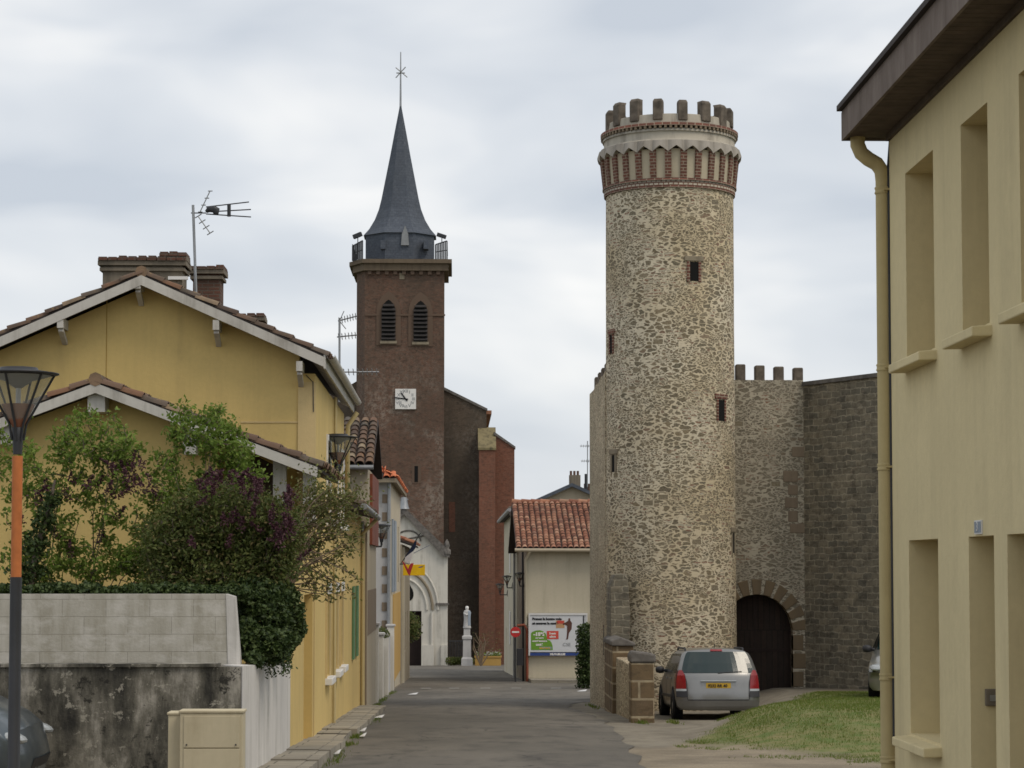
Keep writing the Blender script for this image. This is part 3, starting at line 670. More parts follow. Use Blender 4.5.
# ------------------------------------------------------------------ concrete walls in front
lw = thing('front_garden_wall', 'low blackened masonry wall with a white street side, under the block wall', 'wall', (-4.5,24,gz(-4,24)))
mb = MB(); mb.box((-12,24,-1.3),(-2.32,24.28,.49)); mb.build('front_face', M['mossy'], lw)
mb = MB(); mb.prism([(-2.55,24.281,.50),(-2.30,24.0,.50),(-2.30,30.98,.245),(-2.55,30.98,.245)], (0,0,-1.75)); mb.build('street_face', M['whitewall'], lw)
mb = MB(); mb.box((-12.02,23.97,.491),(-2.56,24.30,.525)); mb.build('coping', M['mossy'], lw)
bw = thing('block_wall', 'upper pale concrete block wall with a sloping end, hedge on top', 'wall', (-5,25.4,0))
z1 = W(120,594,25.4).z; xa = W(226,600,25.4).x; xb = W(240,662,25.4).x
mb = MB(); mb.prism([(-12,25.4,-.1),(xb-.12,25.4,-.1),(xa,25.4,z1),(-12,25.4,z1)], (0,.2,0)); mb.build('wall_face', M['block'], bw)
mb = MB(); mb.prism([(xb-.119,25.39,-.1),(xb+.05,25.39,-.1),(xa+.10,25.39,z1-.03),(xa+.001,25.39,z1)], (0,.22,0)); mb.build('end_pier', M['whitewall'], bw)

# electricity / meter cabinets
def cabinet(x0, x1, y, z1, label, big=True):
    g = gz(x0,y); c = thing('utility_cabinet', label, 'utility cabinet', ((x0+x1)/2,y,g), 'cream utility cabinets by the wall corner')
    mb = MB(); mb.box((x0,y,g-.05),(x1,y+.28,z1-.02)); mb.build('housing', M['plastic_cream'], c, bevel=.008)
    mb = MB(); mb.prism([(x0-.012,y-.012,z1-.02),(x1+.012,y-.012,z1-.02),(x1+.012,y+.29,z1-.02),(x0-.012,y+.29,z1-.02)], (0,0,.025)); mb.build('lid', M['plastic_cream'], c, bevel=.006)
    if big:
        mb = MB(); mb.box((x0+.04,y-.012,z1-.37),(x1-.03,y-.001,z1-.05)); d = mb.build('door', M['plastic_cream'], c, bevel=.004)
        mb = MB(); mb.box((x0+.04,y-.012,g+.02),(x1-.03,y-.001,z1-.385)); mb.build('door', M['plastic_cream'], c, bevel=.004)
        for xx in (x0+.07, x1-.07):
            k = MB(); k.tube([(xx,y-.014,z1-.34),(xx,y-.022,z1-.34)], .009, 8); k.build('lock', M['darkmetal'], d)
    return c
a, b = W(180,711,22.5), W(243,711,22.5); cabinet(a.x, b.x, 22.5, a.z, 'larger cream cabinet with two doors against the stained wall corner')
a2, b2 = W(168,713,22.6), W(178,713,22.6); cabinet(a2.x, a.x-.006, 22.62, a2.z, 'narrow cream cabinet tucked beside the two-door cabinet', False)

# ------------------------------------------------------------------ right cream house
GX = 3.62
rh = thing('cream_house', 'two-storey cream house with deep window recesses and a dark boarded eave', 'house', (GX,12,gz(GX,12)))
Y0 = -8.; Y1 = 18.12
def fy(px): return F*GX/(px-455)
def fz(py, px): return 1.56 + (568-py)/(F/fy(px))
ub, ut, lb_, lt = 3.22, 4.73, .25, 1.78
rects = [('w', fy(939),fy(910.6),ub,ut), ('w', fy(995),fy(967.5),ub,ut), ('w', fy(1062),fy(1027.5),ub,ut), ('w', 10.6,11.6,ub,ut), ('w', fy(940),fy(910.6),lb_,lt), ('d', fy(996.5),fy(971),-.55,lt), ('d', fy(1045),fy(1010),-.5,lt), ('w', 10.4,11.4,lb_,lt)]
mb = MB(); mb.wall((GX,Y0,-1.2), (0,1,0), Y1-Y0, 1.2+5.16, [(a-Y0,b-Y0,c+1.2,d+1.2) for _,a,b,c,d in rects], .30, n=(1*-1,0,0)); mb.build('wall', M['cream'], rh)
mb = MB(); mb.box((GX+.32,Y1-.3,-1.2),(12,Y1,5.14)); mb.box((GX+.32,Y0,-1.2),(12,Y0+.3,5.14)); mb.build('wall', M['cream'], rh)
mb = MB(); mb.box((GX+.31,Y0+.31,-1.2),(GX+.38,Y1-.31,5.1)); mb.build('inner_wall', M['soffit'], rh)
for kind, a, b, c, d in rects:
    mb = MB(); mb.box((GX+.27,a,c),(GX+.30,b,d)); o = mb.build('door' if kind == 'd' else 'window', M['cream_dk'], rh)
    g = MB()
    for k in range(1, 8 if kind == 'w' else 11):
        z = c + (d-c)*k/(8 if kind == 'w' else 11); g.box((GX+.262,a+.05,z-.012),(GX+.269,b-.05,z+.012))
    g.build('slats', M['cream_dk'], o)
    if kind == 'w':
        g = MB(); g.prism([(GX-.14,a-.06,c-.10),(GX+.26,a-.06,c-.09),(GX+.26,a-.06,c+.004),(GX-.14,a-.06,c-.03)], (0,b-a+.12,0)); g.build('sill', M['cream'], o, bevel=.01)
# roof: fascia, soffit, sheet
xo = W(841.5,141,Y1+.19).x; zb = W(841.5,141,Y1+.19).z; zt = W(841.5,108,Y1+.19).z
ro = MB(); ro.prism([(xo-.04,Y0-.3,zt+.015),(GX+4.2,Y0-.3,zt+1.3),(GX+8.6,Y0-.3,zt+.015),(GX+8.6,Y0-.3,zt-.06),(xo-.04,Y0-.3,zt-.03)], (0,Y1+.19-Y0+.3,0)); ro = ro.build('roof', M['darkroof'], rh)
f = MB(); n = 5
for k in range(n):
    a = Y0-.25+(Y1+.17-Y0+.25)*k/n; b = Y0-.25+(Y1+.17-Y0+.25)*(k+1)/n-.006; f.box((xo,a,zb),(xo+.025,b,zt-.035))
f.build('fascia', M['fascia'], ro)
f = MB(); f.box((xo,Y1+.171,zb),(GX+8.5,Y1+.19,zt-.04)); f.build('end_board', M['fascia'], ro)
f = MB(); y = Y0
while y < Y1+.1: f.box((xo+.026,y,zb+.012),(GX+.3,min(y+.108,Y1+.17),zb+.03)); y += .115
f.box((GX-.03,Y0,zb-.04),(GX-.001,Y1-.01,zb+.011)); f.build('soffit', M['soffit'], ro)
# downpipe
dp = MB(); cx, cy = GX-.04, Y1+.10; q = W(885,400,cy)
px0 = xo+.12; sx = q.x
dp.tube([(px0,cy,zb+.02),(px0,cy,zb-.05),(px0+.03,cy,zb-.12),(px0+.09,cy,zb-.17),(sx-.05,cy,zb-.21),(sx-.01,cy,zb-.27),(sx,cy,zb-.36),(sx,cy,-.6)], .062, 14)
dpo = dp.build('downpipe', M['pipe'], rh)
for z in (4.72, 3.23, 2.4, .66, -.02):
    k = MB(); k.lathe((sx,cy,z), [(.067,-.03),(.073,-.02),(.067,-.008),(.067,.008),(.073,.02),(.067,.03)], 14); k.box((sx-.01,cy-.09,z-.008),(sx+.09,cy,z+.008)); k.build('bracket', M['pipe'], dpo)
mb = MB(); mb.tube([(GX+.02,Y1+.05,5.16),(GX-.0,Y1+.06,4.9),(GX+.0,Y1+.04,4.7),(GX+.0,Y1+.03,.1)], .012, 6); mb.build('cable', M['darkmetal'], rh)
# number plate and bell
a = fy(985.5); b = fy(978.5); zt_ = fz(520,982); zb_ = fz(534,982)
mb = MB(); mb.box((GX-.012,a,zb_),(GX-.001,b,zt_)); hp = mb.build('house_number', M['white'], rh)
mb = MB(); mb.box((GX-.015,a+.01,zb_+.01),(GX-.0125,b-.01,zt_-.01)); mb.build('plaque', M['blue_shutter'], hp)
text('digit', '3', .09, (GX-.017,(a+b)/2,zb_+.022), ((0,0,-1),(-1,0,0),(0,1,0)), M['white'], hp, 'CENTER')
q = fy(971); mb = MB(); mb.box((GX+.10,q-.03,fz(706,972)),(GX+.20,q-.001,fz(689,972))); bell = mb.build('doorbell', M['chimney_render'], rh, bevel=.006)
mb = MB(); mb.box((GX+.13,q-.036,fz(701,972)),(GX+.17,q-.031,fz(695,972))); mb.build('button', M['greymetal'], bell)

# ------------------------------------------------------------------ round tower
TC = W(670.3,420,54); TX, TY = TC.x, 54.; TR = 64.2/(F/54)
g0 = gz(TX,TY)
def tz(py): return W(670, py, TY-TR*.75).z
rt_ = thing('round_tower', 'tall round rubble stone tower crowned with merlons and brick corbels', 'tower', (TX,TY,g0))
import bmesh
mb = MB(); prof = [(TR*1.045,-2.6),(TR*1.03,-1.8)] + [(TR*(1.012-.012*k/11), -1.0+(tz(190)+1.0)*k/11) for k in range(12)]
mb.lathe((TX,TY,0), prof, 96)
shaft = mb.build('shaft', M['tower'], rt_)
me = shaft.data
for v in me.vertices:
    p = Vector((v.co.x, v.co.y)); L = p.length
    if L > .1:
        k = 1 + (mnoise.noise(Vector((v.co.x*3, v.co.y*3, v.co.z*1.3)))*.008); v.co.x *= k; v.co.y *= k
def ring(name, r0, r1, za, zb, m, n=72):
    mb = MB(); mb.lathe((TX,TY,0), [(r0,za),(r0,za),(r1,zb),(r1*.9,zb)], n); mb.lathe((TX,TY,0), [(r0*.9,za-.001),(r0,za)], n); return mb.build(name, m, rt_)
def teeth(name, r, za, zb, m, n, d, w):
    mb = MB()
    for k in range(n):
        t = 2*math.pi*k/n; c, s_ = math.cos(t), math.sin(t); o = Vector((TX,TY,0))
        rad = Vector((c,s_,0)); tan = Vector((-s_,c,0))
        P = [o+rad*(r-.05)+tan*w/2, o+rad*(r+d)+tan*w/2, o+rad*(r+d)-tan*w/2, o+rad*(r-.05)-tan*w/2]
        mb.prism([p+Vector((0,0,za)) for p in P], (0,0,zb-za))
    return mb.build(name, m, rt_)
s_ = 1/(F/54)
z190, z183, z150, z139, z131, z124, z112 = tz(189), tz(183), tz(152), tz(143.8), tz(134), tz(128), tz(117)
ring('brick_course', 66*s_, 66*s_, z190-.02, z190+.025, M['corbel_brick'])
ring('patterned_band', 66.2*s_, 66.4*s_, z190+.026, z183, M['pattern'])
ring('brick_course', 67.6*s_, 67.6*s_, z183+.001, z183+.045, M['corbel_brick'])
mb = MB(); mb.lathe((TX,TY,0), [(65.5*s_,z183+.061),(67.5*s_,z150)], 72); mb.build('recess_wall', M['cream_panel'], rt_)
NC = 28
cor = MB(); arch = MB()
for k in range(NC):
    t = 2*math.pi*(k+.5)/NC; rad = Vector((math.cos(t),math.sin(t),0)); tan = Vector((-rad.y,rad.x,0)); o = Vector((TX,TY,0)); w = .155
    b0 = 67.2*s_; b1 = 70.3*s_
    for sg in (0,):
        P = [o+rad*(b0-.09)+tan*w/2, o+rad*b0+tan*w/2, o+rad*b0-tan*w/2, o+rad*(b0-.09)-tan*w/2]
        Q = [o+rad*(b1-.12)+tan*w/2, o+rad*b1+tan*w/2, o+rad*b1-tan*w/2, o+rad*(b1-.12)-tan*w/2]
        za, zb = z183+.061, z150
        A = [p+Vector((0,0,za)) for p in P]; B = [p+Vector((0,0,zb)) for p in Q]
        cor.faces(A+B, [(3,2,1,0),(4,5,6,7),(0,1,5,4),(1,2,6,5),(2,3,7,6),(3,0,4,7)])
cor.build('corbels', M['corbel_brick'], rt_)
# scalloped pointed tiles over each corbel gap
sc = MB()
for k in range(NC):
    t0 = 2*math.pi*k/NC; rr = 70.6*s_
    A = []
    for j in range(9):
        u = j/8; t = t0 + (u-.5)*2*math.pi/NC; bul = math.sin(math.pi*u)**.7
        zlow = z150 - .13 + .17*bul**1.0 if False else z150 - .14*abs(2*u-1)**1.1 + .06
        r1 = rr + .055*bul
        A.append(((math.cos(t)*r1, math.sin(t)*r1, zlow), (math.cos(t)*(rr-.01+.02*bul), math.sin(t)*(rr-.01+.02*bul), z139)))
    for j in range(8):
        a0, b0 = A[j]; a1, b1 = A[j+1]; O = Vector((TX,TY,0))
        sc.face([O+Vector(a0), O+Vector(a1), O+Vector(b1), O+Vector(b0)], smooth=True)
        i0 = Vector((a0[0]*.93,a0[1]*.93,a0[2])); i1 = Vector((a1[0]*.93,a1[1]*.93,a1[2]))
        sc.face([O+i0, O+i1, O+Vector(a1), O+Vector(a0)])
sc.build('scalloped_band', M['scallop'], rt_)
mb = MB(); mb.lathe((TX,TY,0), [(70.4*s_,z139-.02),(69.5*s_,z139+.03),(66.0*s_,z139+.05),(66*s_,z131)], 72); mb.build('upper_band', M['parapet'], rt_)
ring('brick_cornice', 67.4*s_, 67.4*s_, z131+.001, z131+.06, M['parapet'])
teeth('dentils', 67.0*s_, z131+.061, z124-.02, M['rough_brown'], 84, .05, .06)
ring('brick_cornice', 69.4*s_, 69.4*s_, z124-.019, z124+.05, M['corbel_brick'])
mb = MB(); mb.lathe((TX,TY,0), [(63.5*s_,z124+.051),(62.4*s_,z112),(62*s_,z112+.02),(54*s_,z112),(54*s_,z124-.3)], 72); mb.build('parapet', M['parapet'], rt_)
mb = MB(); mb.lathe((TX,TY,0), [(54*s_,z124-.2),(.01,z124-.1)], 48); mb.build('roof_deck', M['parapet'], rt_)
for k in range(16):
    t = 2*math.pi*(k+.30)/16; rad = Vector((math.cos(t),math.sin(t),0)); tan = Vector((-rad.y,rad.x,0)); o = Vector((TX,TY,0))
    w = .24+random.uniform(-.03,.03); h = tz(101)+random.uniform(-.05,.05); zl = z124+.05+random.uniform(0,.12)
    mb = MB(); P = []
    for (r_, ww, zz) in ((64.8*s_, w, zl), (64.8*s_, w, h-.07), (63*s_, w*.8, h)):
        P.append([o+rad*r_+tan*ww/2+Vector((0,0,zz)), o+rad*r_-tan*ww/2+Vector((0,0,zz)), o+rad*(r_-.22)-tan*ww/2+Vector((0,0,zz)), o+rad*(r_-.22)+tan*ww/2+Vector((0,0,zz))])
    V = sum(P, []); fs = [(3,2,1,0),(8,9,10,11)]
    for L_ in (0,4): fs += [(L_+i, L_+(i+1)%4, L_+4+(i+1)%4, L_+4+i) for i in range(4)]
    mb.faces(V, fs); mb.build('merlon', M['merlon'], rt_, bevel=.015)
# slit windows, recessed look: dark niche box framed by stone/brick jambs standing on the curve
def slit(px, py0, py1, wpx, frame, depth=.16, lintel=None, jamb=.10):
    # the shaft wall angle seen at px
    xx = (px-670.3)/64.2; th = math.asin(max(-.99,min(.99,xx))) - math.atan(TX/TY)
    rad = Vector((math.sin(th), -math.cos(th), 0)); tan = Vector((math.cos(th), math.sin(th), 0)); o = Vector((TX,TY,0))
    Yp = TY - TR*math.cos(th); za, zb = W(px,py1,Yp).z, W(px,py0,Yp).z; w = wpx*s_/max(.25, math.cos(th+math.atan(TX/TY)))
    rr = TR*1.006
    def quadbox(mb, t0, t1, z0, z1, r0, r1):
        P = [o+rad*r0+tan*t0, o+rad*r0+tan*t1, o+rad*r1+tan*t1, o+rad*r1+tan*t0]; mb.prism([p+Vector((0,0,z0)) for p in P], (0,0,z1-z0))
    f = MB(); quadbox(f, -w/2, w/2, za, zb, rr+.004, rr-.1); s0 = f.build('arrow_slit', M['black'], rt_)
    f = MB(); quadbox(f, -w/2-jamb, -w/2, za-.02, zb+.02, rr+.02, rr-.1); quadbox(f, w/2, w/2+jamb, za-.02, zb+.02, rr+.02, rr-.1); f.build('jambs', frame, s0)
    f = MB(); quadbox(f, -w/2-jamb-.06, w/2+jamb+.06, zb+.021, zb+.14, rr+.03, rr-.1); f.build('lintel', lintel or frame, s0, bevel=.01)
slit(694,262,281,8.5, M['corbel_brick'], lintel=M['stain_stone'], jamb=.07)
slit(720,400,421,6, M['corbel_brick'], jamb=.06)
slit(614.5,455,472,3, M['stain_stone'], jamb=.07)
slit(731.5,533,553,2, M['stain_stone'], jamb=.05)
slit(612.5,335,353,2.6, M['corbel_brick'], jamb=.05)
mb = MB(); q = W(632.5,597,TY-TR)
# ------------------------------------------------------------------ curtain wall along the street, pier and low wall
cx0 = W(606,400,TY).x-.02; cy1 = 60.3
cw = thing('curtain_wall', 'narrow strip of rubble wall running back along the street behind the round tower', 'wall', (cx0,57,gz(cx0,57)))
zt0 = W(606,372,54).z
mb = MB(); top = [(54,zt0+.02),(54.8,zt0-.02),(55.6,zt0+.03),(56.5,zt0-.06),(57.6,zt0-.02),(58.6,zt0-.08),(60.3,zt0-.05)]
poly = [(cx0,54,-2.7)] + [(cx0,60.3,-2.7)] + [(cx0,y,z) for y, z in top[::-1]]
mb.prism(poly, (.5,0,0)); mb.box((cx0+.5,59.8,-2.7),(cx0+9,60.3,zt0-.1)); mb.build('wall_face', M['tower_low'], cw)
for y in (54.6,55.9,57.2,58.6):
    mb = MB(); mb.box((cx0+.05,y,zt0-.1),(cx0+.3,y+.45,zt0+.28)); mb.build('merlon', M['merlon'], cw, bevel=.02)
mb = MB(); mb.box((cx0-.004,54.7,.1-.7),(cx0+.1,54.85,.75-.6)); mb.build('slit', M['black'], cw)
# footing of the tower towards the street
fb = thing('stone_buttress', 'stepped rubble stone buttress at the foot of the round tower', 'wall', (W(625,700,51).x,51,gz(3.5,51)))
a, b = W(592,600,52.6), W(634,600,52.6)
g_ = gz(3.5,52)
a, b = W(611,600,52.2), W(629.5,600,52.2); zz = W(620,574,52.2).z; zm = W(620,646,52.2).z
mb = MB(); mb.prism([(a.x,52.35,zm-.3),(b.x,52.35,zm-.3),(b.x+.03,52.35,zm+.8),(b.x-.02,52.35,zz-.12),(a.x+.3,52.35,zz),(a.x+.1,52.35,zz-.02),(a.x,52.35,zz-.3)], (0,1.5,0)); mb.build('buttress_body', M['ashlar'], fb, bevel=.015)
a, b = W(612,600,50.6), W(633,600,50.6); z5 = W(620,646,50.6).z
mb = MB(); mb.box((a.x,50.5,g_-.2),(b.x,53.2,z5)); mb.build('stepped_block', M['pier'], fb, bevel=.02)
mb = MB(); mb.prism([(a.x-.03,50.45,z5+.002),(b.x+.04,50.45,z5+.002),(b.x+.04,50.45,z5+.08),((a.x+b.x)/2-.05,50.45,z5+.2),(a.x-.03,50.45,z5+.12)], (0,2.7,0)); mb.build('capstone', M['stonecap'], fb, bevel=.03)
a, b = W(630,700,44.5), W(655,700,44.5); z6 = W(640,663,44.5).z
pr = thing('stone_pier', 'short square pier of brown stone blocks with a dark cap beside the estate car', 'pillar', ((a.x+b.x)/2,44.5,gz(a.x,44.5)))
mb = MB(); mb.box((a.x+.02,44.5,gz(a.x,44.5)-.2),(b.x-.01,45.05,z6)); mb.build('shaft', M['pier'], pr, bevel=.025)
mb = MB(); mb.prism([(a.x,44.48,z6+.002),(b.x+.02,44.48,z6+.002),(b.x+.02,44.48,z6+.17),(b.x-.12,44.48,z6+.2),(a.x+.05,44.48,z6+.24),(a.x-.01,44.48,z6+.15)], (0,.62,0)); mb.build('cap', M['stonecap'], pr, bevel=.04)
mb = MB(); mb.box((a.x+.15,45.06,gz(a.x,46)-.4),(a.x+.42,50.4,z6-.12)); o = mb.build('low_stone_wall', M['tower_low'], None, bevel=.03); tag(o, 'low rubble wall linking the short pier to the tower buttress', 'wall')

# ------------------------------------------------------------------ gate wall and ashlar wall
GY = 55.0
gw = thing('gate_wall', 'rubble castle wall with an arched dark wooden gate beside the round tower', 'wall', (8,GY,gz(8,GY)))
gtop = W(770,380,GY).z; gl = TX+.8; gr = W(804,500,GY).x
ac = W(757,640,GY).x; ahw = W(793,640,GY).x-ac; asp = W(760,632,GY).z; ag = gz(7.4,GY)-.1
A = [(ac+ahw*math.cos(R(t)), asp+ahw*1.04*math.sin(R(t))) for t in range(0, 181, 10)]
mb = MB()
zz_b = -2.4
def wl(mb, x, z, d=0): return (x, GY+d, z)
# wall pieces around the arch
for i in range(len(A)-1):
    (x0,z0),(x1,z1_) = A[i], A[i+1]
    mb.face([wl(mb,x1,z1_),wl(mb,x0,z0),wl(mb,x0,gtop),wl(mb,x1,gtop)]); mb.face([wl(mb,x0,z0),wl(mb,x1,z1_),wl(mb,x1,z1_,.5),wl(mb,x0,z0,.5)], smooth=True)
mb.face([wl(mb,A[0][0],zz_b),wl(mb,gr,zz_b),wl(mb,gr,gtop),wl(mb,A[0][0],gtop)]); mb.face([wl(mb,gl,zz_b),wl(mb,A[-1][0],zz_b),wl(mb,A[-1][0],gtop),wl(mb,gl,gtop)])
mb.face([wl(mb,A[0][0],zz_b),wl(mb,A[0][0],A[0][1]),wl(mb,A[0][0],A[0][1],.5),wl(mb,A[0][0],zz_b,.5)])
mb.face([wl(mb,A[-1][0],A[-1][1]),wl(mb,A[-1][0],zz_b),wl(mb,A[-1][0],zz_b,.5),wl(mb,A[-1][0],A[-1][1],.5)])
mb.face([wl(mb,gl,gtop),wl(mb,gr,gtop),wl(mb,gr,gtop,.6),wl(mb,gl,gtop,.6)])
mb.face([wl(mb,gr,zz_b,.6),wl(mb,gl,zz_b,.6),wl(mb,gl,gtop,.6),wl(mb,gr,gtop,.6)])
mb.build('wall_face', M['gatewall'], gw)
vs = MB()
for i in range(0, 11):
    t0, t1 = R(180*i/11+1), R(180*(i+1)/11-1); rr0 = ahw; r1_ = ahw+.37
    P = [(ac+r*math.cos(t), GY-.02, asp+r*1.04*math.sin(t)) for r, t in ((rr0,t0+.022),(r1_,t0+.022),(r1_,t1-.022),(rr0,t1-.022))]; vs.prism(P, (0,.3,0))
for k, z in enumerate(rng(ag-.2, asp-.02, .42)[:-1]):
    w = .26 if k % 2 else .42; vs.box((ac+ahw,GY-.02,z+.02),(ac+ahw+w,GY+.3,z+.395))
vs.build('arch_stones', M['arch_stone'], gw, bevel=.015)
dr = MB(); P = [(x, GY+.35, z) for x, z in A] + [(A[-1][0], GY+.35, zz_b), (A[0][0], GY+.35, zz_b)]; dr.prism(P, (0,.06,0)); door = dr.build('gate_door', M['gate_wood'], gw)
b_ = MB(); b_.box((ac-.02,GY+.335,ag),(ac+.02,GY+.349,asp+ahw)); b_.box((A[-1][0]+.05,GY+.33,asp-.5),(A[0][0]-.03,GY+.349,asp-.42)); b_.build('battens', M['door_dark'], door)
for k in range(-1, 8):
    px = 741+ k*19.2 - 0; 
    if px > 800: break
    q0 = W(px-4.8,378,GY); q1 = W(px+4.8,378,GY); h = W(px,364+ (px-741)*.06,GY).z
    mb = MB(); mb.box((q0.x,GY+.02,gtop-.03),(q1.x,GY+.3,h)); mb.build('merlon', M['merlon'], gw, bevel=.03)
q = MB()
for (xa_, ya, xb_, yb) in ((792,446,806,457),(783,470,798,482),(788,484,798,495),(785,497,798,508),(788,510,798,522),(790,523,807,533)):
    a = W(xa_,ya,GY); b = W(xb_,yb,GY); q.box((a.x,GY-.015,b.z),(b.x,GY+.1,a.z-.02))
q.build('brown_quoins', M['rough_brown'], gw, bevel=.015)
aw = thing('ashlar_wall', 'high dark coursed stone wall with a black coping joining the castle gate wall', 'wall', (9.5,53.5,gz(9.5,53)))
d = Vector((1.37,-2.62,0)).normalized(); o_ = Vector((gr,GY,0)); zt2 = W(803,386,GY).z; zE = zt2
e_ = o_ + d*9
nrm = Vector((-d.y*-1, d.x*-1, 0))
nrm = Vector((d.y, -d.x, 0));
if nrm.x > 0: nrm = -nrm
mb = MB(); mb.prism([o_+Vector((0,0,-2.4)), e_+Vector((0,0,-2.4)), e_+Vector((0,0,zt2)), o_+Vector((0,0,zt2))], tuple(-nrm*.6)); mb.build('wall_face', M['ashlar'], aw)
mb = MB(); mb.prism([o_+nrm*.05+Vector((0,0,zt2+.002)), e_+nrm*.05+Vector((0,0,zt2+.002)), e_+nrm*.05+Vector((0,0,zt2+.1)), o_+nrm*.05+Vector((0,0,zt2+.1))], tuple(-nrm*.7)); mb.build('coping', M['stonecap'], aw)

# ------------------------------------------------------------------ left street houses beyond
h2 = thing('tile_roofed_house', 'narrow beige house with old mossy tiles between the yellow house and the quoined one', 'house', (-3.5,54,gz(-3.5,54)))
xr2 = W(367.5,500,54).x; ez2 = W(360,468,54).z; rz2 = W(360,420,57).z
mb = MB(); mb.box((-7,54,-2.6),(xr2,54.25,ez2)); mb.box((xr2-.25,54.251,-2.6),(xr2,60,ez2)); mb.box((-7,54.251,-2.6),(-6.75,60,ez2)); mb.box((-6.7,59.75,-2.6),(xr2-.26,60,ez2)); mb.build('wall', M['beige'], h2)
mb = MB(); mb.box((xr2+.001,54.3,ez2-3),(xr2+.01,60,-.1)); mb.build('lower_render', M['rough_brown'], h2)
xo2 = W(374,465,54).x
for (ya, yb) in ((53.65,57),(60.35,57)):
    rf = MB(); slab(rf, [(-7.2,ya,ez2+.06),(xo2,ya,ez2+.06),(xo2,yb,rz2),(-7.2,yb,rz2)], .08); ro = rf.build('roof', M['darkroof'], h2)
    L = math.hypot(3.35, rz2-ez2-.06); sg = 1 if yb > ya else -1
    tl = MB(); canal_tiles(tl, (-7.2,ya-sg*.04,ez2+.07), (1,0,0), (0,sg*3.35,rz2-ez2-.06), xo2+7.2, L, .23, .36); tl.build('tiles', M['tile_old'], ro)
mb = MB(); mb.tube([(-7.2,53.6,ez2+.02),(xo2,53.6,ez2)], .06, 8); mb.build('gutter', M['zinc'], h2)
for a_, b_ in ((55.4,57.6),(57.65,59.9)): mb = MB(); mb.box((xr2+.002,a_,2.15),(xr2+.07,b_,3.93)); mb.build('shutter', M['rust_brown'], h2)
mb = MB(); mb.tube([(xr2-.12,53.94,2.7),(xr2-.12,53.94,-1.95)], .045, 8); mb.build('downpipe', M['greymetal'], h2)
mb = MB(); mb.box((FX-.05,53.93,-2),(xr2-.01,53.999,2.6)); mb.build('lower_render', M['rough_brown'], h2)

h3 = thing('quoined_house', 'grey-white house with brown quoins and bright orange roof tiles', 'house', (-4,76,gz(-4,76)))
xr3 = W(389.5,560,76).x; ez3 = W(385,480,76).z
for y_ in (76, 90.7): mb = MB(); mb.box((-8,y_,-3.4),(xr3,y_+.3,ez3)); mb.build('wall', M['greywhite'], h3)
sh = [(79.5,80.6,1.0,3.2),(83,84.2,1.0,3.2),(87,88.2,1.0,3.2),(82,83.2,-3.0,-.8)]
mb = MB(); mb.wall((xr3,76.3,-3.4), (0,1,0), 14.4, 3.4+ez3, [(a-76.3,b-76.3,c+3.4,d_+3.4) for a,b,c,d_ in sh], .2, n=(1,0,0)); mb.build('wall', M['cream_panel'], h3)
mb = MB(); mb.box((xr3+.002,80,-2.6),(xr3+.03,90.6,.6)); mb.build('ochre_band', M['ochre'], h3)
for a_, b_ in ((78.2,79.4),(80.8,82.9)): mb = MB(); mb.box((xr3+.002,a_,.7),(xr3+.06,b_,3.3)); mb.build('shutter', M['blue_shutter'], h3)
for a,b,c,d_ in sh:
    mb = MB(); mb.box((xr3-.2,a,c),(xr3-.18,b,d_)); mb.build('window', M['winglass'], h3)
qn = MB(); z = -2.4
k = 0
while z < ez3-.3:
    a = W(382 if k%2==0 else 385, 560, 76).x; b = W(388.2,560,76).x
    qn.box((a,75.97,z),(b,76.0,z+.3 if k%2==0 else z+.3)) if k%2==0 else None
    z += .31; k += 1
qn.build('quoins', M['rough_brown'], h3)
mb = MB(); mb.tube([(xr3-.02,75.9,ez3),(xr3-.02,75.9,-2.5)], .06, 8); mb.build('downpipe', M['greymetal'], h3)
for (P, u, s_v, Wd, L) in (((-8.4,75.5,ez3+.05),(1,0,0),(0,1,.55),xr3+.25+8.4,3.1), ((xr3+.25,75.5,ez3+.05),(0,1,0),(-1,0,.55),15.6,3.6)):
    tl = MB(); canal_tiles(tl, P, u, s_v, Wd, L, .24, .38); 
    # hipped corner: keep only the tiles on their own side of the hip line
    keep = MB()
    for f_, uv_, sm_ in zip(tl.f, tl.uv, tl.sm):
        c = sum((Vector(tl.v[i]) for i in f_), Vector())/len(f_)
        dx, dy = xr3+.25-c.x, c.y-75.5
        if len(f_) == 4 and (Vector(tl.v[f_[0]])-Vector(tl.v[f_[2]])).length > 2: continue
        if (u[0] and dy <= dx+.1) or (u[1] and dx <= dy+.1): keep.v += [tl.v[i] for i in f_]; n0 = len(keep.v)-len(f_); keep.f.append(tuple(range(n0,n0+len(f_)))); keep.uv.append(None); keep.sm.append(sm_)
    keep.build('roof_tiles', M['tile_orange'], h3)
mb = MB(); zc = ez3+.04
A_, B_, C_, D_ = (xr3+.25,75.5,zc),(xr3+.25,91.2,zc),(-8.4,91.2,zc),(-8.4,75.5,zc); E_ = (xr3+.25-3.4,78.9,zc+1.85); G_ = (-4.9-.5,78.9,zc+1.85); H_=(xr3+.25-3.4,91.2,zc+1.85)
mb.face([D_,A_,E_,(-8.4,78.9,zc+1.85)]); mb.face([A_,B_,H_,E_]); mb.face([(-8.4,78.9,zc+1.85),E_,H_,(-8.4,91.2,zc+1.85)]); mb.build('roof', M['darkroof'], h3)
mb = MB(); mb.box((-8.4,75.5,ez3-.1),(xr3+.25,75.6,ez3+.04)); mb.box((xr3+.15,75.6,ez3-.1),(xr3+.25,91.2,ez3+.04)); mb.box((-8.3,75.61,ez3-.02),(xr3+.14,76,ez3+.02)); mb.box((xr3+.001,76,ez3-.02),(xr3+.14,91.1,ez3+.02)); mb.build('eave', M['stain_stone'], h3)
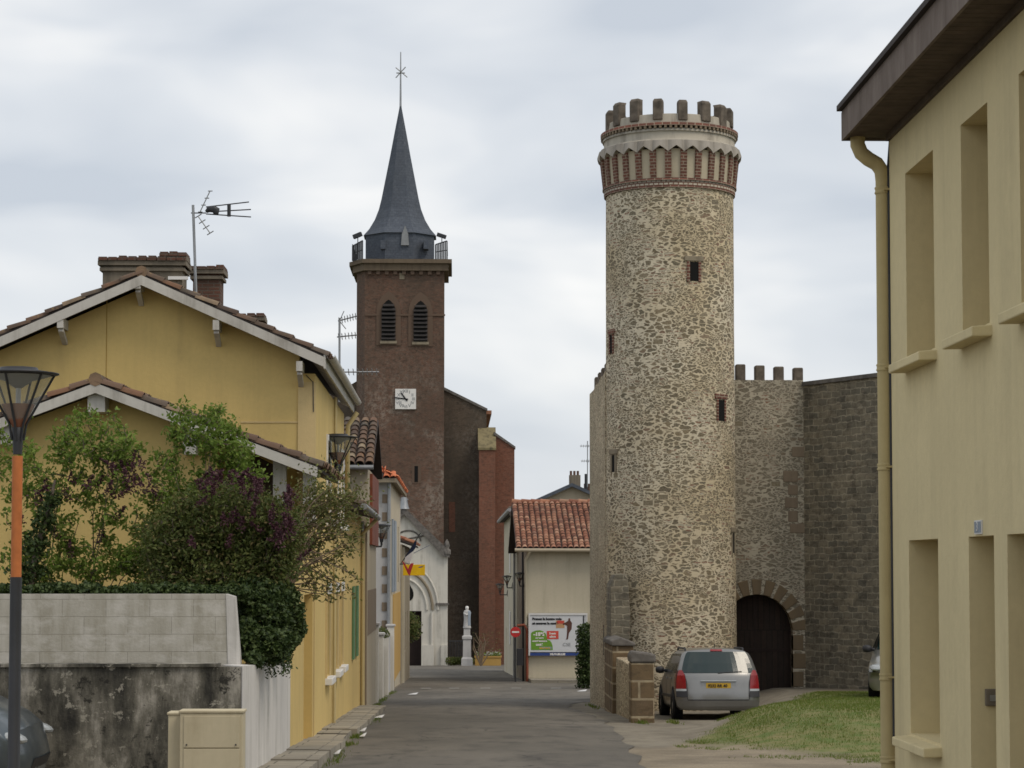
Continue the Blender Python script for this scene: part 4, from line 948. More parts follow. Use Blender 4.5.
# garden wall and gate pillars
gwl = thing('white_garden_wall', 'white rendered garden wall with pillars in front of the quoined house', 'wall', (-2.2,68,gz(-2,68)))
for y0, y1, h, xx in ((60.1,64,1.9,-2.24),(64.6,69,1.55,-2.22),(69.6,75.8,1.9,-2.2)):
    mb = MB(); mb.prism([(xx,y0,gz(0,y0)-.1),(xx,y1,gz(0,y1)-.1),(xx,y1,gz(0,y1)+h),(xx,y0,gz(0,y0)+h)], (-.2,0,0)); mb.build('wall_panel', M['greywhite'], gwl)
for y, h in ((60.0,2.1),(64.1,1.85),(69.1,1.85),(75.4,2.2)):
    mb = MB(); mb.box((-2.32,y,gz(0,y)-.1),(-2.08,y+.42,gz(0,y)+h)); pl = mb.build('pillar', M['limestone'], gwl, bevel=.015)
    mb = MB(); mb.box((-2.36,y-.04,gz(0,y)+h+.001),(-2.04,y+.46,gz(0,y)+h+.08)); mb.build('cap', M['greywhite'], pl, bevel=.02)
ln = MB(); ln.prism([(-4.5,73,-.2),(-2.45,73,-.75),(-2.45,75.9,-.75),(-4.5,75.9,-.2)], (0,0,-.1)); ln.build('lean_to_roof', M['zinc'], h3)

h4 = thing('low_beige_house', 'low beige house with a red tiled eave just before the white church porch', 'house', (-3,98,gz(-3,98)))
xr4 = W(402.5,600,92).x; ez4 = W(404,545,94).z
mb = MB(); mb.wall((xr4,91.2,-4), (0,1,0), 15.5, 4+ez4, [(2,3.2,1.,3.2),(6,7.2,1.9,3.6),(10,11.2,1.9,3.6)], .25, n=(1,0,0)); mb.box((-8,91.05,-3.6),(xr4-.01,91.19,ez4)); mb.box((-8,106.5,-4),(xr4-.26,106.7,ez4)); mb.build('wall', M['beige'], h4)
for a in (93.2,97.2,101.2): mb = MB(); mb.box((xr4-.25,a,-3 if a<94 else -2.1),(xr4-.22,a+1.2,-.4)); mb.build('window', M['door_dark'], h4)
mb = MB(); slab(mb, [(-6,91,ez4+1.5),(xr4+.4,91,ez4+.05),(xr4+.4,107,ez4+.05),(-6,107,ez4+1.5)], .08); ro = mb.build('roof', M['darkroof'], h4)
tl = MB(); canal_tiles(tl, (xr4+.45,91,ez4+.06), (0,1,0), (-1,0,.38), 16, 3.6, .26, .4); tl.build('tiles', M['tile_red'], ro)
mb = MB(); mb.box((xr4+.001,91.3,-3.4),(xr4+.08,92.3,ez4-.1)); mb.build('pilaster', M['beige_far'], h4)

# ------------------------------------------------------------------ church
CY = 175.
ch = thing('brick_church', 'dark brick church with a clock on its belfry and a slate spire', 'church', (W(401,600,CY).x,CY,gz(0,CY)))
def cp(px, py, Y=CY): p = W(px, py, Y); return (p.x, Y, p.z)
gch = gz(0,CY)-.3
def poly(pxs, Y, d, name, m, parent, bevel=0):
    mb = MB(); mb.prism([cp(x,y,Y) for x, y in pxs], (0,d,0)); return mb.build(name, m, parent, bevel=bevel)
# belfry: slightly turned so its left flank shows
xl, xm, xr_ = W(356,330,CY).x, W(365,330,CY).x, W(444,330,CY).x; ztop = W(400,265,CY).z; wd = xr_-xm
mb = MB(); T = [(xl,CY+1.6),(xm,CY),(xr_,CY),(xr_+.0,CY+7),(xl,CY+7)]
mb.prism([(x,y,gch-1) for x,y in T], (0,0,ztop-gch+1)); bt = mb.build('bell_tower', M['church'], ch)
mb = MB(); mb.prism([(xl-.02,CY+1.55,gch),(xm-.02,CY-.03,gch),(xm+.25,CY-.03,gch),(xm+.25,CY,gch),(xm,CY,gch),(xl,CY+1.6,gch)], (0,0,ztop-gch-.2)); mb.build('corner_pilaster', M['church'], bt)
for z0, z1, e, nm in ((W(400,271,CY).z,W(400,264,CY).z,.35,'cornice'),(W(400,264,CY).z+.001,W(400,260,CY).z,.62,'cornice')):
    mb = MB(); mb.prism([(xl-e,CY+1.6-e*.3,z0),(xm-e*.35,CY-e,z0),(xr_+e,CY-e,z0),(xr_+e,CY+7+e,z0),(xl-e,CY+7+e,z0)], (0,0,z1-z0)); mb.build(nm, M['roof_trim'], bt)
mb = MB(); z0 = W(400,271,CY).z
for k in range(9): x = xm+.2+k*(wd-.4)/8.6; mb.box((x,CY-.22,z0-.3),(x+.3,CY,z0-.001))
mb.build('dentils', M['lancet_stone'], bt)
z0 = W(400,315,CY).z; mb = MB(); mb.box((xm,CY-.09,z0-.07),(xr_+.09,CY,z0+.07)); mb.build('string_course', M['lancet_stone'], bt)
q0 = W(402,273,CY); mb = MB(); mb.box((q0.x-.2,CY-.05,q0.z-.5),(q0.x+.2,CY,q0.z)); mb.build('carved_stone', M['stain_stone'], bt)
def lancet(pxc, w, y0, y1):
    c = W(pxc,y1,CY).x; hw_ = w/2/(F/CY); zb0 = W(pxc,y1,CY).z; zt0_ = W(pxc,y0,CY).z; zs = zt0_ - hw_*1.8
    def outline(k, lift=0):
        R_ = hw_*k; pts = [(c-R_, zb0-lift),(c+R_, zb0-lift)]
        for t in range(0, 61, 12): pts.append((c-R_+2*R_*math.cos(R(t)), zs+2*R_*.98*math.sin(R(t))))
        for t in range(48, -1, -12): pts.append((c+R_-2*R_*math.cos(R(t)), zs+2*R_*.98*math.sin(R(t))))
        return pts
    s0 = MB(); s0.prism([(x,CY-.07,z) for x,z in outline(1.75,.35)], (0,.07,0)); o0 = s0.build('window', M['lancet_stone'], bt)
    s1 = MB(); s1.prism([(x,CY-.10,z) for x,z in outline(1.,0)], (0,.03,0)); s1.build('opening', M['black'], o0)
    s2 = MB(); z = zb0+.1
    while z < zs+hw_*1.2:
        hh = hw_ if z < zs else hw_*max(.15, 1-((z-zs)/(hw_*1.75))**1.6)
        s2.prism([(c-hh,CY-.30,z),(c-hh,CY-.101,z+.16),(c-hh,CY-.101,z+.22),(c-hh,CY-.30,z+.06)], (2*hh,0,0)); z += .33
    s2.build('louvres', M['louvre'], o0)
    s3 = MB(); s3.box((c-hw_*1.2,CY-.22,zb0-.22),(c+hw_*1.2,CY-.001,zb0)); s3.build('sill', M['stain_stone'], o0)
lancet(388.5, 14, 299, 341); lancet(420.5, 14, 300, 342)
# clock
a, b = W(395.3,389,CY), W(416,409.2,CY)
mb = MB(); mb.box((a.x,CY-.16,b.z),(b.x,CY,a.z)); ck = mb.build('clock_face', M['white'], bt)
cx_, cz_ = (a.x+b.x)/2, (a.z+b.z)/2; hs = (b.x-a.x)/2
nums = 'XII I II III IV V VI VII VIII IX X XI'.split()
for k, nme in enumerate(nums):
    t = R(90-30*k); rr = hs*.76
    text('numeral', nme, .34, (cx_+rr*math.cos(t), CY-.165, cz_+rr*math.sin(t)-.11), FACE_CAM, M['zinc'], ck, 'CENTER', bold=.006)
for ang, L, w in ((90-30*10.77, .9, .11), (90-30*9.25, 1.35, .09)):
    h = MB(); dv = Vector((math.cos(R(ang)),0,math.sin(R(ang)))); c0 = Vector((cx_,CY-.19,cz_)); h.beam(c0-dv*.2, c0+dv*L*hs/1.2*.95, w, .03, up=(0,1,0)); h.build('clock_hand', M['ink'], ck)
# slit in tower
p0, p1 = W(414.5,466,CY), W(418,482,CY); mb = MB(); mb.box((p0.x-.2,CY-.03,p1.z-.1),(p1.x+.25,CY,p0.z+.15)); w_ = mb.build('window', M['lancet_stone'], bt)
mb = MB(); mb.box((p0.x,CY-.05,p1.z),(p1.x,CY-.031,p0.z)); mb.build('opening', M['black'], w_)
# drum and spire
tcx = -.12+(W(366,250,CY).x+W(435,250,CY).x)/2; dr_ = (W(435,250,CY).x-W(366,250,CY).x)/2; tcy = CY+3.6
sf = (tcy)/CY
zc0 = W(400,259,CY).z; zc1 = W(400,238,tcy).z; rD = dr_*sf/math.cos(R(22.5))*.985
def octa(mb, prof, rot=22.5, n=8):
    rows = []
    for r, z in prof: rows.append([Vector((tcx+r*math.cos(R(rot+45*k)), tcy+r*math.sin(R(rot+45*k)), z)) for k in range(8)])
    for a_, b_ in zip(rows, rows[1:]):
        for k in range(8): mb.face([a_[k], a_[(k+1)%8], b_[(k+1)%8], b_[k]])
mb = MB(); octa(mb, [(rD,zc0-.3),(rD,zc1)]); mb.build('spire_drum', M['slate'], ch)
zt3 = W(401,103,tcy).z; H = zt3-zc1
prof = [(rD*1.0,zc1-.0),(rD*1.06,zc1+.02),(rD*.90,zc1+H*.05),(rD*.74,zc1+H*.12),(rD*.62,zc1+H*.20),(rD*.545,zc1+H*.28),(rD*.43,zc1+H*.43),(rD*.30,zc1+H*.6),(rD*.17,zc1+H*.78),(.12,zt3-.5),(.05,zt3)]
mb = MB(); octa(mb, prof); sp = mb.build('spire', M['slate'], ch)
mb = MB(); zv = W(401,52,tcy).z; mb.tube([(tcx,tcy,zt3-.3),(tcx,tcy,zv)], [.09,.04], 8); zk = W(401,73,tcy).z
mb.tube([(tcx-.35,tcy,zk),(tcx+.35,tcy,zk)], .05, 6); mb.tube([(tcx,tcy-.8,zk),(tcx,tcy+.8,zk)], .05, 6); mb.tube([(tcx-.4,tcy,zk+.45),(tcx+.55,tcy,zk-.35)], .045, 6); mb.tube([(tcx-.4,tcy,zk-.4),(tcx+.4,tcy,zk+.5)], .045, 6); mb.build('weather_vane', M['greymetal'], sp)
# little dormers
for px in (405,383,426):
    q = W(px,240,tcy-rD); mb = MB(); w = .32 if px == 405 else .2; z0 = W(px,245,tcy-rD).z
    mb.prism([(q.x-w,tcy-rD*.98,z0),(q.x+w,tcy-rD*.98,z0),(q.x+w*.8,tcy-rD*.98,z0+.9),(q.x,tcy-rD*.98,z0+1.6),(q.x-w*.8,tcy-rD*.98,z0+.9)], (0,.8,0)) if px == 405 else mb.box((q.x-w,tcy-rD*.99,z0-.3),(q.x+w,tcy-rD*.6,z0+.4))
    mb.build('dormer', M['zinc' if px == 405 else 'slate'], sp)
# parapet rails at the corners with floodlights
for side, (xa, xb) in ((-1,(352,362.5)),(1,(435.5,447))):
    a, b = W(xa,255,CY-.3), W(xb,255,CY-.3); z0 = W(400,260,CY).z; mb = MB()
    zl, zr = (W(0,252,CY).z, W(0,246,CY).z) if side < 0 else (W(0,253,CY).z, W(0,246.5,CY).z)
    zo = z0+.9
    P0 = Vector((a.x,CY-.35 if side > 0 else CY+.6,z0)); P1 = Vector((b.x,CY-.35,z0))
    for k in range(8):
        p = P0.lerp(P1, k/7); mb.tube([p, p+Vector((0,0,1.2+.3*(k/7)))], .055, 5)
    mb.tube([P0+Vector((0,0,1.2)), P1+Vector((0,0,1.5))], .05, 5); mb.tube([P0+Vector((0,0,.6)), P1+Vector((0,0,.75))], .04, 5)
    outer = P0 if side < 0 else P1
    for y_ in rng(outer.y, CY+6.8, .9): mb.tube([(outer.x,y_,z0),(outer.x,y_,z0+1.3)], .035, 5)
    mb.tube([(outer.x,outer.y,z0+1.3),(outer.x,CY+6.8,z0+1.3)], .05, 5)
    mb.build('railing', M['darkmetal'], bt)
    f = MB(); c = Vector(((a.x*.45+b.x*.55),CY-.3,z0+1.9)); f.tube([c-Vector((0,0,1.9)), c], .04, 6); f.beam(c+Vector((-.35,0,.12*-side*-1)), c+Vector((.3,-.2,-.12*side)), .3, .32); f.build('floodlight', M['darkmetal'], bt)
# nave front and right side
gN = W(0,700,CY+2).z
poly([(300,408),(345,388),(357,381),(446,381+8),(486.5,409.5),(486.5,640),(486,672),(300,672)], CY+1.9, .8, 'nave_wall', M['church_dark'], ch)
poly([(444,387),(487.5,408.5),(487.5,411),(444,390)], CY+1.75, .3, 'coping', M['stonecap'], ch)
mb = MB(); a = W(486,411,CY+2.5); mb.prism([(a.x-6,CY+2.75,a.z+2.9),(a.x,CY+2.75,a.z),(a.x,CY+2.75,gch),(a.x-6,CY+2.75,gch)], (0,24,0)); mb.build('nave_body', M['church'], ch)
mb = MB(); q = W(486,413,CY+3); mb.box((q.x,CY+2.8,q.z-.1),(q.x+.45,CY+26,q.z+.2)); mb.build('eave', M['tile_red'], ch)
# buttresses
xB0, xB1, xB2 = W(479,500,CY).x, W(495,500,CY).x, W(514.5,500,CY).x
zA, zB_ = W(485,429,CY+1).z, W(485,450,CY-1).z
mb = MB(); mb.prism([(xB0,CY-.6,gch-.5),(xB0,CY+2,gch-.5),(xB0,CY+2,zA),(xB0,CY-.6,zB_)], (xB1-xB0,0,0)); bu = mb.build('buttress', M['church_red'], ch)
mb = MB(); mb.prism([(xB0-.08,CY-.72,zB_+.02),(xB0-.08,CY+2,zA+.05),(xB0-.08,CY+2,zA+.2),(xB0-.08,CY-.72,zB_+.2)], (xB1-xB0+.16,0,0)); mb.build('cap', M['moss_cap'], bu)
mb = MB(); mb.prism([(xB1,CY+.8,gch-.5),(xB2,CY+.8,gch-.5),cp(514.5,448,CY+.8),cp(495,434,CY+.8)], (0,1.2,0)); bu2 = mb.build('buttress', M['church_red'], ch)
mb = MB(); mb.prism([cp(494,431.5,CY+.7),cp(515.5,446.5,CY+.7),cp(515.5,448.8,CY+.7),cp(494,434.5,CY+.7)], (0,1.4,0)); mb.build('cap', M['stonecap'], bu2)
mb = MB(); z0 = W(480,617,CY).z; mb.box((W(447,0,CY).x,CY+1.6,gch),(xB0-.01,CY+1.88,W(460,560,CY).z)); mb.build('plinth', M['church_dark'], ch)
q = W(452,517,CY+2); mb = MB(); mb.box((q.x-.25,CY+1.86,q.z-1.2),(q.x+.25,CY+1.9,q.z+1.2)); mb.build('blocked_window', M['church_red'], ch)

# white porch
PY = 168.
po = thing('church_porch', 'white stone gabled church porch topped by a small cross', 'porch', (W(405.5,660,PY).x,PY,gz(-4,PY)))
pc = W(405.5,0,PY).x
def pp(px, py, Y=PY): p = W(px,py,Y); return (p.x, Y, p.z)
pz = lambda py: W(420,py,PY).z
hwP = W(447.5,600,PY).x-pc; g1 = gz(0,PY)-.2
dhw = W(421.5,600,PY).x-pc; 
# wall with a pointed doorway cut through
dz = pz(611); arch_o = W(432,600,PY).x-pc
mb = MB(); Yp = PY
pts_door = [(pc-dhw,g1),(pc-dhw,dz),(pc+dhw,dz),(pc+dhw,g1)]
def fr(x, z): return (x,Yp,z)
apexz = pz(513); shz = pz(553)
mb.prism([fr(pc+dhw,g1),fr(pc+hwP,g1),fr(pc+hwP,shz),fr(pc,apexz),fr(pc,dz),fr(pc+dhw,dz)], (0,4,0)); mb.prism([fr(pc-hwP,g1),fr(pc-dhw,g1),fr(pc-dhw,dz),fr(pc,dz),fr(pc,apexz),fr(pc-hwP,shz)], (0,4,0)); mb.build('wall', M['limestone'], po)
mb = MB(); mb.box((pc-dhw,PY+.8,g1),(pc+dhw,PY+.9,dz)); mb.build('door', M['door_dark'], po)
for sgn in (1,-1):
    mb = MB(); mb.prism([fr(pc,apexz+.45),fr(pc+sgn*(hwP+.15),shz+.15),fr(pc+sgn*(hwP+.15),shz-.35),fr(pc+sgn*(hwP-.35),shz-.25),fr(pc,apexz-.12)], (0,-.35,0)); mb.build('coping', M['stonecap'], po)
    mb = MB(); mb.lathe((pc+sgn*(hwP-.05),PY-.15,shz-.1), [(.3,0),(.28,.35),(.15,.45),(.22,.65),(.14,.95),(.02,1.15)], 8); mb.build('pinnacle', M['stonecap'], po)
    mb = MB(); mb.box((pc+sgn*dhw,PY-.35,g1),(pc+sgn*(arch_o+.15),PY,pz(640+5))); mb.box((pc+sgn*(hwP-.5),PY-.22,g1),(pc+sgn*hwP,PY,pz(645))); mb.build('plinth', M['limestone'], po)
    mb = MB(); mb.box((pc+sgn*(hwP-.9),PY-.2,pz(605)),(pc+sgn*(hwP+.12),PY,pz(603))); mb.build('moulding', M['stonecap'], po)
    mb = MB(); mb.tube([(pc+sgn*arch_o,PY-.1,pz(645)),(pc+sgn*arch_o,PY-.1,pz(613))], .12, 8); mb.build('column', M['limestone'], po)
for rr, wdt, dp_ in ((arch_o*1.02,.12,.28),(arch_o*.82,.1,.2),(arch_o*1.22,.09,.34)):
    mb = MB(); cz = pz(610); pts = [(pc+rr*math.cos(R(t)), PY-.04, cz+rr*1.35*math.sin(R(t))) for t in range(0,181,9)]; mb.tube(pts, wdt, 6); mb.build('arch_moulding', M['stain_stone' if wdt==.12 else 'limestone'], po)
mb = MB(); tf = [(pc+.05+.62*math.cos(R(t))*(1+.22*math.cos(R(3*t+90))), PY-.03, pz(590)+.95*math.sin(R(t))*(1+.2*math.cos(R(3*t+90)))) for t in range(0,360,12)]; mb.prism(tf, (0,.03,0)); mb.build('trefoil_window', M['black'], po)
mb = MB(); pts = [(pc+.95*math.cos(R(t))+.3, PY-.02, pz(541)+.8*abs(math.sin(R(t)))) for t in range(0,181,12)] + [(pc+1.25+.55*math.cos(R(t))+.5, PY-.02, pz(541)+.1+.4*math.sin(R(t))) for t in range(140,-1,-20)]; mb.tube(pts, .07, 6); mb.build('carved_moulding', M['stonecap'], po)
mb = MB(); a = pz(493); mb.lathe((pc,PY-.1,apexz+.3), [(.42,0),(.3,.4),(.22,.9)], 8); mb.tube([(pc,PY-.1,apexz+.9),(pc,PY-.1,a)], .07, 6); mb.tube([(pc-.32,PY-.1,a-.5),(pc+.32,PY-.1,a-.5)], .06, 6); mb.build('cross', M['greymetal'], po)

# statue on its pedestal
sY = 166.; sx_ = W(467,640,sY).x; g = gz(0,sY); z_t = W(467,628,sY).z
stt = thing('statue_monument', 'white and blue robed standing statue on a tall pale stone pedestal', 'statue', (sx_,sY,g))
mb = MB(); mb.lathe((sx_,sY,0), [(.62,g-.2),(.60,g+.55),(.44,g+.7),(.42,z_t-.9),(.52,z_t-.8),(.52,z_t-.62),(.36,z_t-.55),(.34,z_t-.05),(.42,z_t)], 4, smooth=False, a0=45, a1=405); mb.build('pedestal', M['greywhite'], stt)
mb = MB(); hS = W(467,606,sY).z-z_t; mb.lathe((sx_,sY,z_t), [(.30,0),(.31,.04*hS),(.27,.1*hS),(.24,.35*hS),(.25,.55*hS),(.28,.70*hS),(.22,.79*hS),(.09,.83*hS)], 14); mb.build('robe', M['greywhite'], stt)
mb = MB(); mb.lathe((sx_,sY,z_t), [(.07,.8*hS),(.125,.87*hS),(.135,.92*hS),(.10,.985*hS),(.02,hS)], 12); mb.build('head', M['white'], stt)
mb = MB(); mb.lathe((sx_,sY,z_t), [(.28,.12*hS),(.262,.35*hS),(.275,.55*hS),(.30,.70*hS),(.235,.79*hS)], 10, a0=-75, a1=75); mb.build('mantle', M['blue_shutter'], stt)
mb = MB(); mb.tube([(sx_-.2,sY-.12,z_t+.68*hS),(sx_-.02,sY-.3,z_t+.6*hS),(sx_+.16,sY-.12,z_t+.68*hS)], [.08,.055,.08], 6); mb.build('arms', M['white'], stt)
# planter with flowers
a, b = W(475,656,167), W(501,656,167); g = gz(0,167)
pt = thing('flower_planter', 'long ochre stone planter with pale flowers before the brick church', 'planter', ((a.x+b.x)/2,167,g))
mb = MB(); mb.box((a.x,167,g-.1),(b.x,168,a.z)); mb.box((a.x-.05,166.95,a.z-.12),(b.x+.05,168.05,a.z+.0)); mb.build('trough', M['ochre'], pt)
def leaves_box(mb, n, fn, size, flat=0):
    for _ in range(n):
        p = fn(); 
        if p is None: continue
        add_leaf(mb, p, size*random.uniform(.6,1.3))
def add_leaf(mb, p, s, d=None, asp=.5):
    if d is None: d = Vector((random.gauss(0,1),random.gauss(0,1),random.gauss(0,.8)))
    d = d.normalized(); u = Vector((random.gauss(0,1),random.gauss(0,1),random.gauss(0,1))); a = d.cross(u)
    if a.length < 1e-4: return
    a = a.normalized(); p = Vector(p); c = d.cross(a)*s*.12
    mb.faces([p-d*s*.5, p+a*s*asp*.5+c, p+d*s*.5, p-a*s*asp*.5+c], [(0,1,2),(0,2,3)])
mb = MB(); leaves_box(mb, 500, lambda: Vector((random.uniform(a.x,b.x),random.uniform(167,168),a.z+abs(random.gauss(0,.12)))), .14); mb.build('foliage', M['leaf_light'], pt)
mb = MB(); leaves_box(mb, 160, lambda: Vector((random.uniform(a.x,b.x),random.uniform(166.95,168),a.z+.05+abs(random.gauss(0,.14)))), .13); mb.build('blossoms', M['whitecloth'], pt)

# ------------------------------------------------------------------ billboard house and neighbours
BY = 93.; g = gz(3,BY)-.3
bh = thing('end_house', 'pale rendered house with a red tiled roof and a billboard on its wall', 'house', (5,BY,gz(5,BY)))
xl5 = W(527,600,BY).x; ez5 = W(550,549,BY).z; rz5 = W(550,503,BY+6.5).z
mb = MB(); mb.prism([(xl5,BY,g),(12,BY,g),(12,BY,ez5-.05),(xl5,BY,ez5-.05)], (0,.3,0)); mb.build('wall', M['beige_far'], bh)
mb = MB(); mb.prism([(xl5,BY+.301,g),(xl5,BY+13,g-.4),(xl5,BY+13,ez5-.1),(xl5,BY+6.5,rz5-.15),(xl5,BY+.301,ez5-.05)], (.3,0,0)); mb.build('wall', M['rough_brown'], bh)
xv = W(516,549,BY-.4).x
for ya, yb in ((BY-.4,BY+6.5),(BY+13.4,BY+6.5)):
    rf = MB(); slab(rf, [(xv,ya,ez5),(12.3,ya,ez5),(12.3,yb,rz5),(xv,yb,rz5)], .1); ro = rf.build('roof', M['darkroof'], bh)
    sg = 1 if yb > ya else -1; tl = MB(); canal_tiles(tl, (xv,ya-sg*.05,ez5+.01), (1,0,0), (0,sg*6.9,rz5-ez5), 12.3-xv, math.hypot(6.9,rz5-ez5), .245, .40, seg=4); tl.build('tiles', M['tile_red'], ro)
rt = MB()
for k in range(22): rt.tube([(xv+k*.43,BY+6.5,rz5+.06),(xv+.47+k*.43,BY+6.5,rz5+.04)], [.13,.11], 8)
rt.build('ridge_tiles', M['tile_red'], bh)
mb = MB(); mb.tube([(xv-.05,BY-.5,ez5-.05),(12.3,BY-.5,ez5-.07)], .075, 8); mb.build('gutter', M['beige'], bh)
mb = MB(); q = W(527,600,BY).x; mb.tube([(q+.1,BY-.5,ez5-.1),(q-.05,BY-.1,ez5-.45),(q-.05,BY-.1,W(0,625,BY).z)], .06, 8); mb.build('downpipe', M['beige_far'], bh)
mb = MB(); mb.tube([(q-.42,BY-.12,W(0,626,BY).z),(q-.12,BY-.12,W(0,626,BY).z+.03),(q-.0,BY-.12,W(0,630,BY).z),(q-.0,BY-.12,g+.3)], .06, 8); mb.build('gas_pipe', M['rust_brown'], bh)
mb = MB(); p = W(520,657,BY); mb.box((p.x-.14,BY-.1,p.z-.35),(p.x+.14,BY+.3,p.z+.35)); mb.build('meter_box', M['plastic'], bh)
mb = MB(); mb.tube([(xl5-.12,BY+2,ez5),(xl5-.1,BY+2,g)], .05, 6); mb.build('downpipe', M['darkmetal'], bh)
# billboard
bb = thing('billboard', 'white advertising billboard with green and red panels and dark French text', 'billboard', (W(558,655,BY).x,BY-.1,W(558,655,BY).z))
def bp(px, py, d=0): p = W(px,py,BY-.2); return (p.x, BY-.2-d, p.z)
def bbox(px0,py0,px1,py1,d0,d1,name,m,parent=bb):
    a = bp(px0,py0); b = bp(px1,py1); mb = MB(); mb.box((a[0],BY-.2-d1,b[2]),(b[0],BY-.2-d0,a[2])); return mb.build(name, m, parent)
pan = bbox(529.5,614.5,586.5,652,-.14,.0,'panel',M['poster'])
bbox(528.5,613.2,587.5,615,-.14,.03,'frame',M['pvc']); bbox(528.5,615.1,530,655.5,-.14,.03,'frame',M['pvc']); bbox(586.3,615.1,587.5,655.5,-.14,.03,'frame',M['pvc'])
bs = bbox(530.1,652.8,586.2,655.6,-.14,.025,'base_strip',M['blue'])
def btext(s, px, py, hpx, m, bold=.008, parent=pan, sx=1., align='LEFT', d=.012):
    p = bp(px,py,d); return text('lettering', s, hpx/(F/BY)*1.38, p, FACE_CAM, m, parent, align, bold, .001, sx)
btext('Prenez la bonne voie', 532.3,619.9,2.2,M['ink'],.010,sx=1.13); btext('et assurez la sant\u00e9', 532.3,624.3,2.2,M['ink'],.010,sx=1.13)
gp = MB(); P = [bp(531,650,.003),bp(552.8,650,.003)] + [bp(x,y,.003) for x,y in ((552.6,646),(551.5,642.5),(550,640.5),(547,639.5),(546,634),(543.5,631.5),(540,630.2),(536,630.5),(532.5,631.8),(531,633.2))]; gp.prism(P, (0,-.004,0)); gp.build('green_panel', M['postergreen'], pan)
btext('-15%', 533.5,635.7,3.2,M['white'],.014,sx=1.2,d=.014); btext('sur votre', 535.5,638.5,1.4,M['white'],sx=1.1,d=.014); btext('compl\u00e9mentaire', 532.4,641.7,1.6,M['white'],d=.014); btext('sant\u00e9', 536,645.5,2.3,M['white'],.01,d=.014); btext('offre r\u00e9serv\u00e9e', 539.5,648.6,1.3,M['signyellow'],d=.014)
bbox(539.3,646.8,551.5,648.9,.008,.011,'blue_strip',M['blue_shutter'],pan)
bbox(546.8,631,558.5,639,.008,.011,'red_panel',M['posterred'],pan)
btext('2 mois', 552.6,634.2,1.7,M['white'],align='CENTER',d=.014); btext('offerts', 552.6,637.4,1.7,M['white'],align='CENTER',d=.014)
bbox(556,620.5,564.5,628,.004,.008,'pictured_box',M['posterbox'],pan); bbox(557,620.6,564,623.6,.0085,.012,'pictured_lid',M['posterred'],pan)
fg = MB()
for pts in ([(568.5,618.2),(570,618.2),(570.3,620.5),(572,623),(571.6,629),(569,633),(568,639),(566,639.8),(566.6,638),(567,632),(567.2,626),(565,624.5),(563,625),(562.6,623.6),(566,622.2),(568.2,620.6)],): fg.prism([bp(x,y,.009) for x,y in pts], (0,-.004,0))
fg.build('pictured_runner', M['skinbrown'], pan)
btext('Gan', 562.5,646,3.6,M['zinc'],0,sx=1.1) if False else btext('CSE', 562.5,646,3.2,M['zinc'],0,sx=1.1)
btext('MUTUELLES', 550,655.1,1.9,M['white'],.008,parent=bs,d=.03,sx=1.1,align='LEFT')
vt = MB(); 
for k in range(9): p = bp(583.6,616.2+k*1.25,.01); vt.box((p[0]-.03,p[1]-.003,p[2]-.02),(p[0]+.03,p[1],p[2]+.02))
vt.build('small_print', M['ink'], pan)

h6 = thing('tall_cream_house', 'taller cream street house between the end house and the church', 'house', (4,112,gz(4,112)))
x6 = W(517,600,106.5).x-.03; z6a = W(512,512,110).z
mb = MB(); mb.wall((x6,106.2,-5.5), (0,1,0), 27, 5.5+z6a, [(4,5.2,3,4.6),(4,5.2,6.8,8.6),(12,13.2,3,4.6),(12,13.2,6.8,8.6),(20,21.2,1.,3.6)], .25, n=(-1,0,0)); mb.box((x6+.27,106.2,-5.5),(12,106.5,z6a)); mb.box((x6+.27,132.9,-5.5),(12,133.2,z6a)); mb.build('wall', M['beige_far'], h6)
for a in (110.2,118.2):
    for z in (-2.5,1.3): mb = MB(); mb.box((x6+.2,a,z),(x6+.24,a+1.2,z+1.7)); w_ = mb.build('window', M['winglass'], h6); mb = MB(); mb.box((x6-.06,a-1.1,z),(x6-.01,a-.05,z+1.75)); mb.build('shutter', M['white'], w_)
mb = MB(); slab(mb, [(x6-.3,106,z6a+.02),(x6+1.6,106,z6a+.32),(x6+1.6,133.4,z6a+.32),(x6-.3,133.4,z6a+.02)], .1); ro = mb.build('roof', M['darkroof'], h6)
tl = MB(); canal_tiles(tl, (x6-.33,106,z6a+.03), (0,1,0), (1,0,.17), 27.4, 1.95, .3, .5, seg=4); tl.build('tiles', M['tile_old'], ro)
mb = MB(); mb.tube([(x6-.35,105.8,z6a+.0),(x6-.35,133.4,z6a)], .09, 8); mb.tube([(x6-.35,106.2,z6a-.05),(x6-.1,106.4,z6a-.6),(x6-.1,106.4,-5)], .06, 8); mb.build('gutter', M['greymetal'], h6)

h7 = thing('gabled_house', 'dull brown gable house with a chimney peeking above the tiled end house', 'house', (9,125,gz(9,125)))
P = [(540,500),(572,486.5),(606,500),(606,560),(540,560)]
mb = MB(); mb.prism([(lambda p: (p.x,125,p.z))(W(x,y,125)) for x,y in P], (0,8,0)); mb.build('wall', M['beige'], h7)
for A_, B_ in (((572,486.5),(533,504)),((572,486.5),(611,504))):
    a = W(*A_,124.7); b = W(*B_,124.7); mb = MB(); mb.prism([(a.x,124.6,a.z),(b.x,124.6,b.z),(b.x,124.6,b.z+.2),(a.x,124.6,a.z+.2)], (0,8.6,0)); mb.build('roof', M['slate'], h7)
a, b = W(569.5,487,127), W(580.5,475,127); mb = MB(); mb.box((a.x,127,a.z-1),(b.x,127.6,b.z)); c_ = mb.build('chimney', M['chimney_render'], h7)
for k in range(3): mb = MB(); x = a.x+.1+k*.2; mb.tube([(x,127.3,b.z),(x,127.3,b.z+.25)], .07, 8); mb.build('chimney_pot', M['house_brick'], c_)
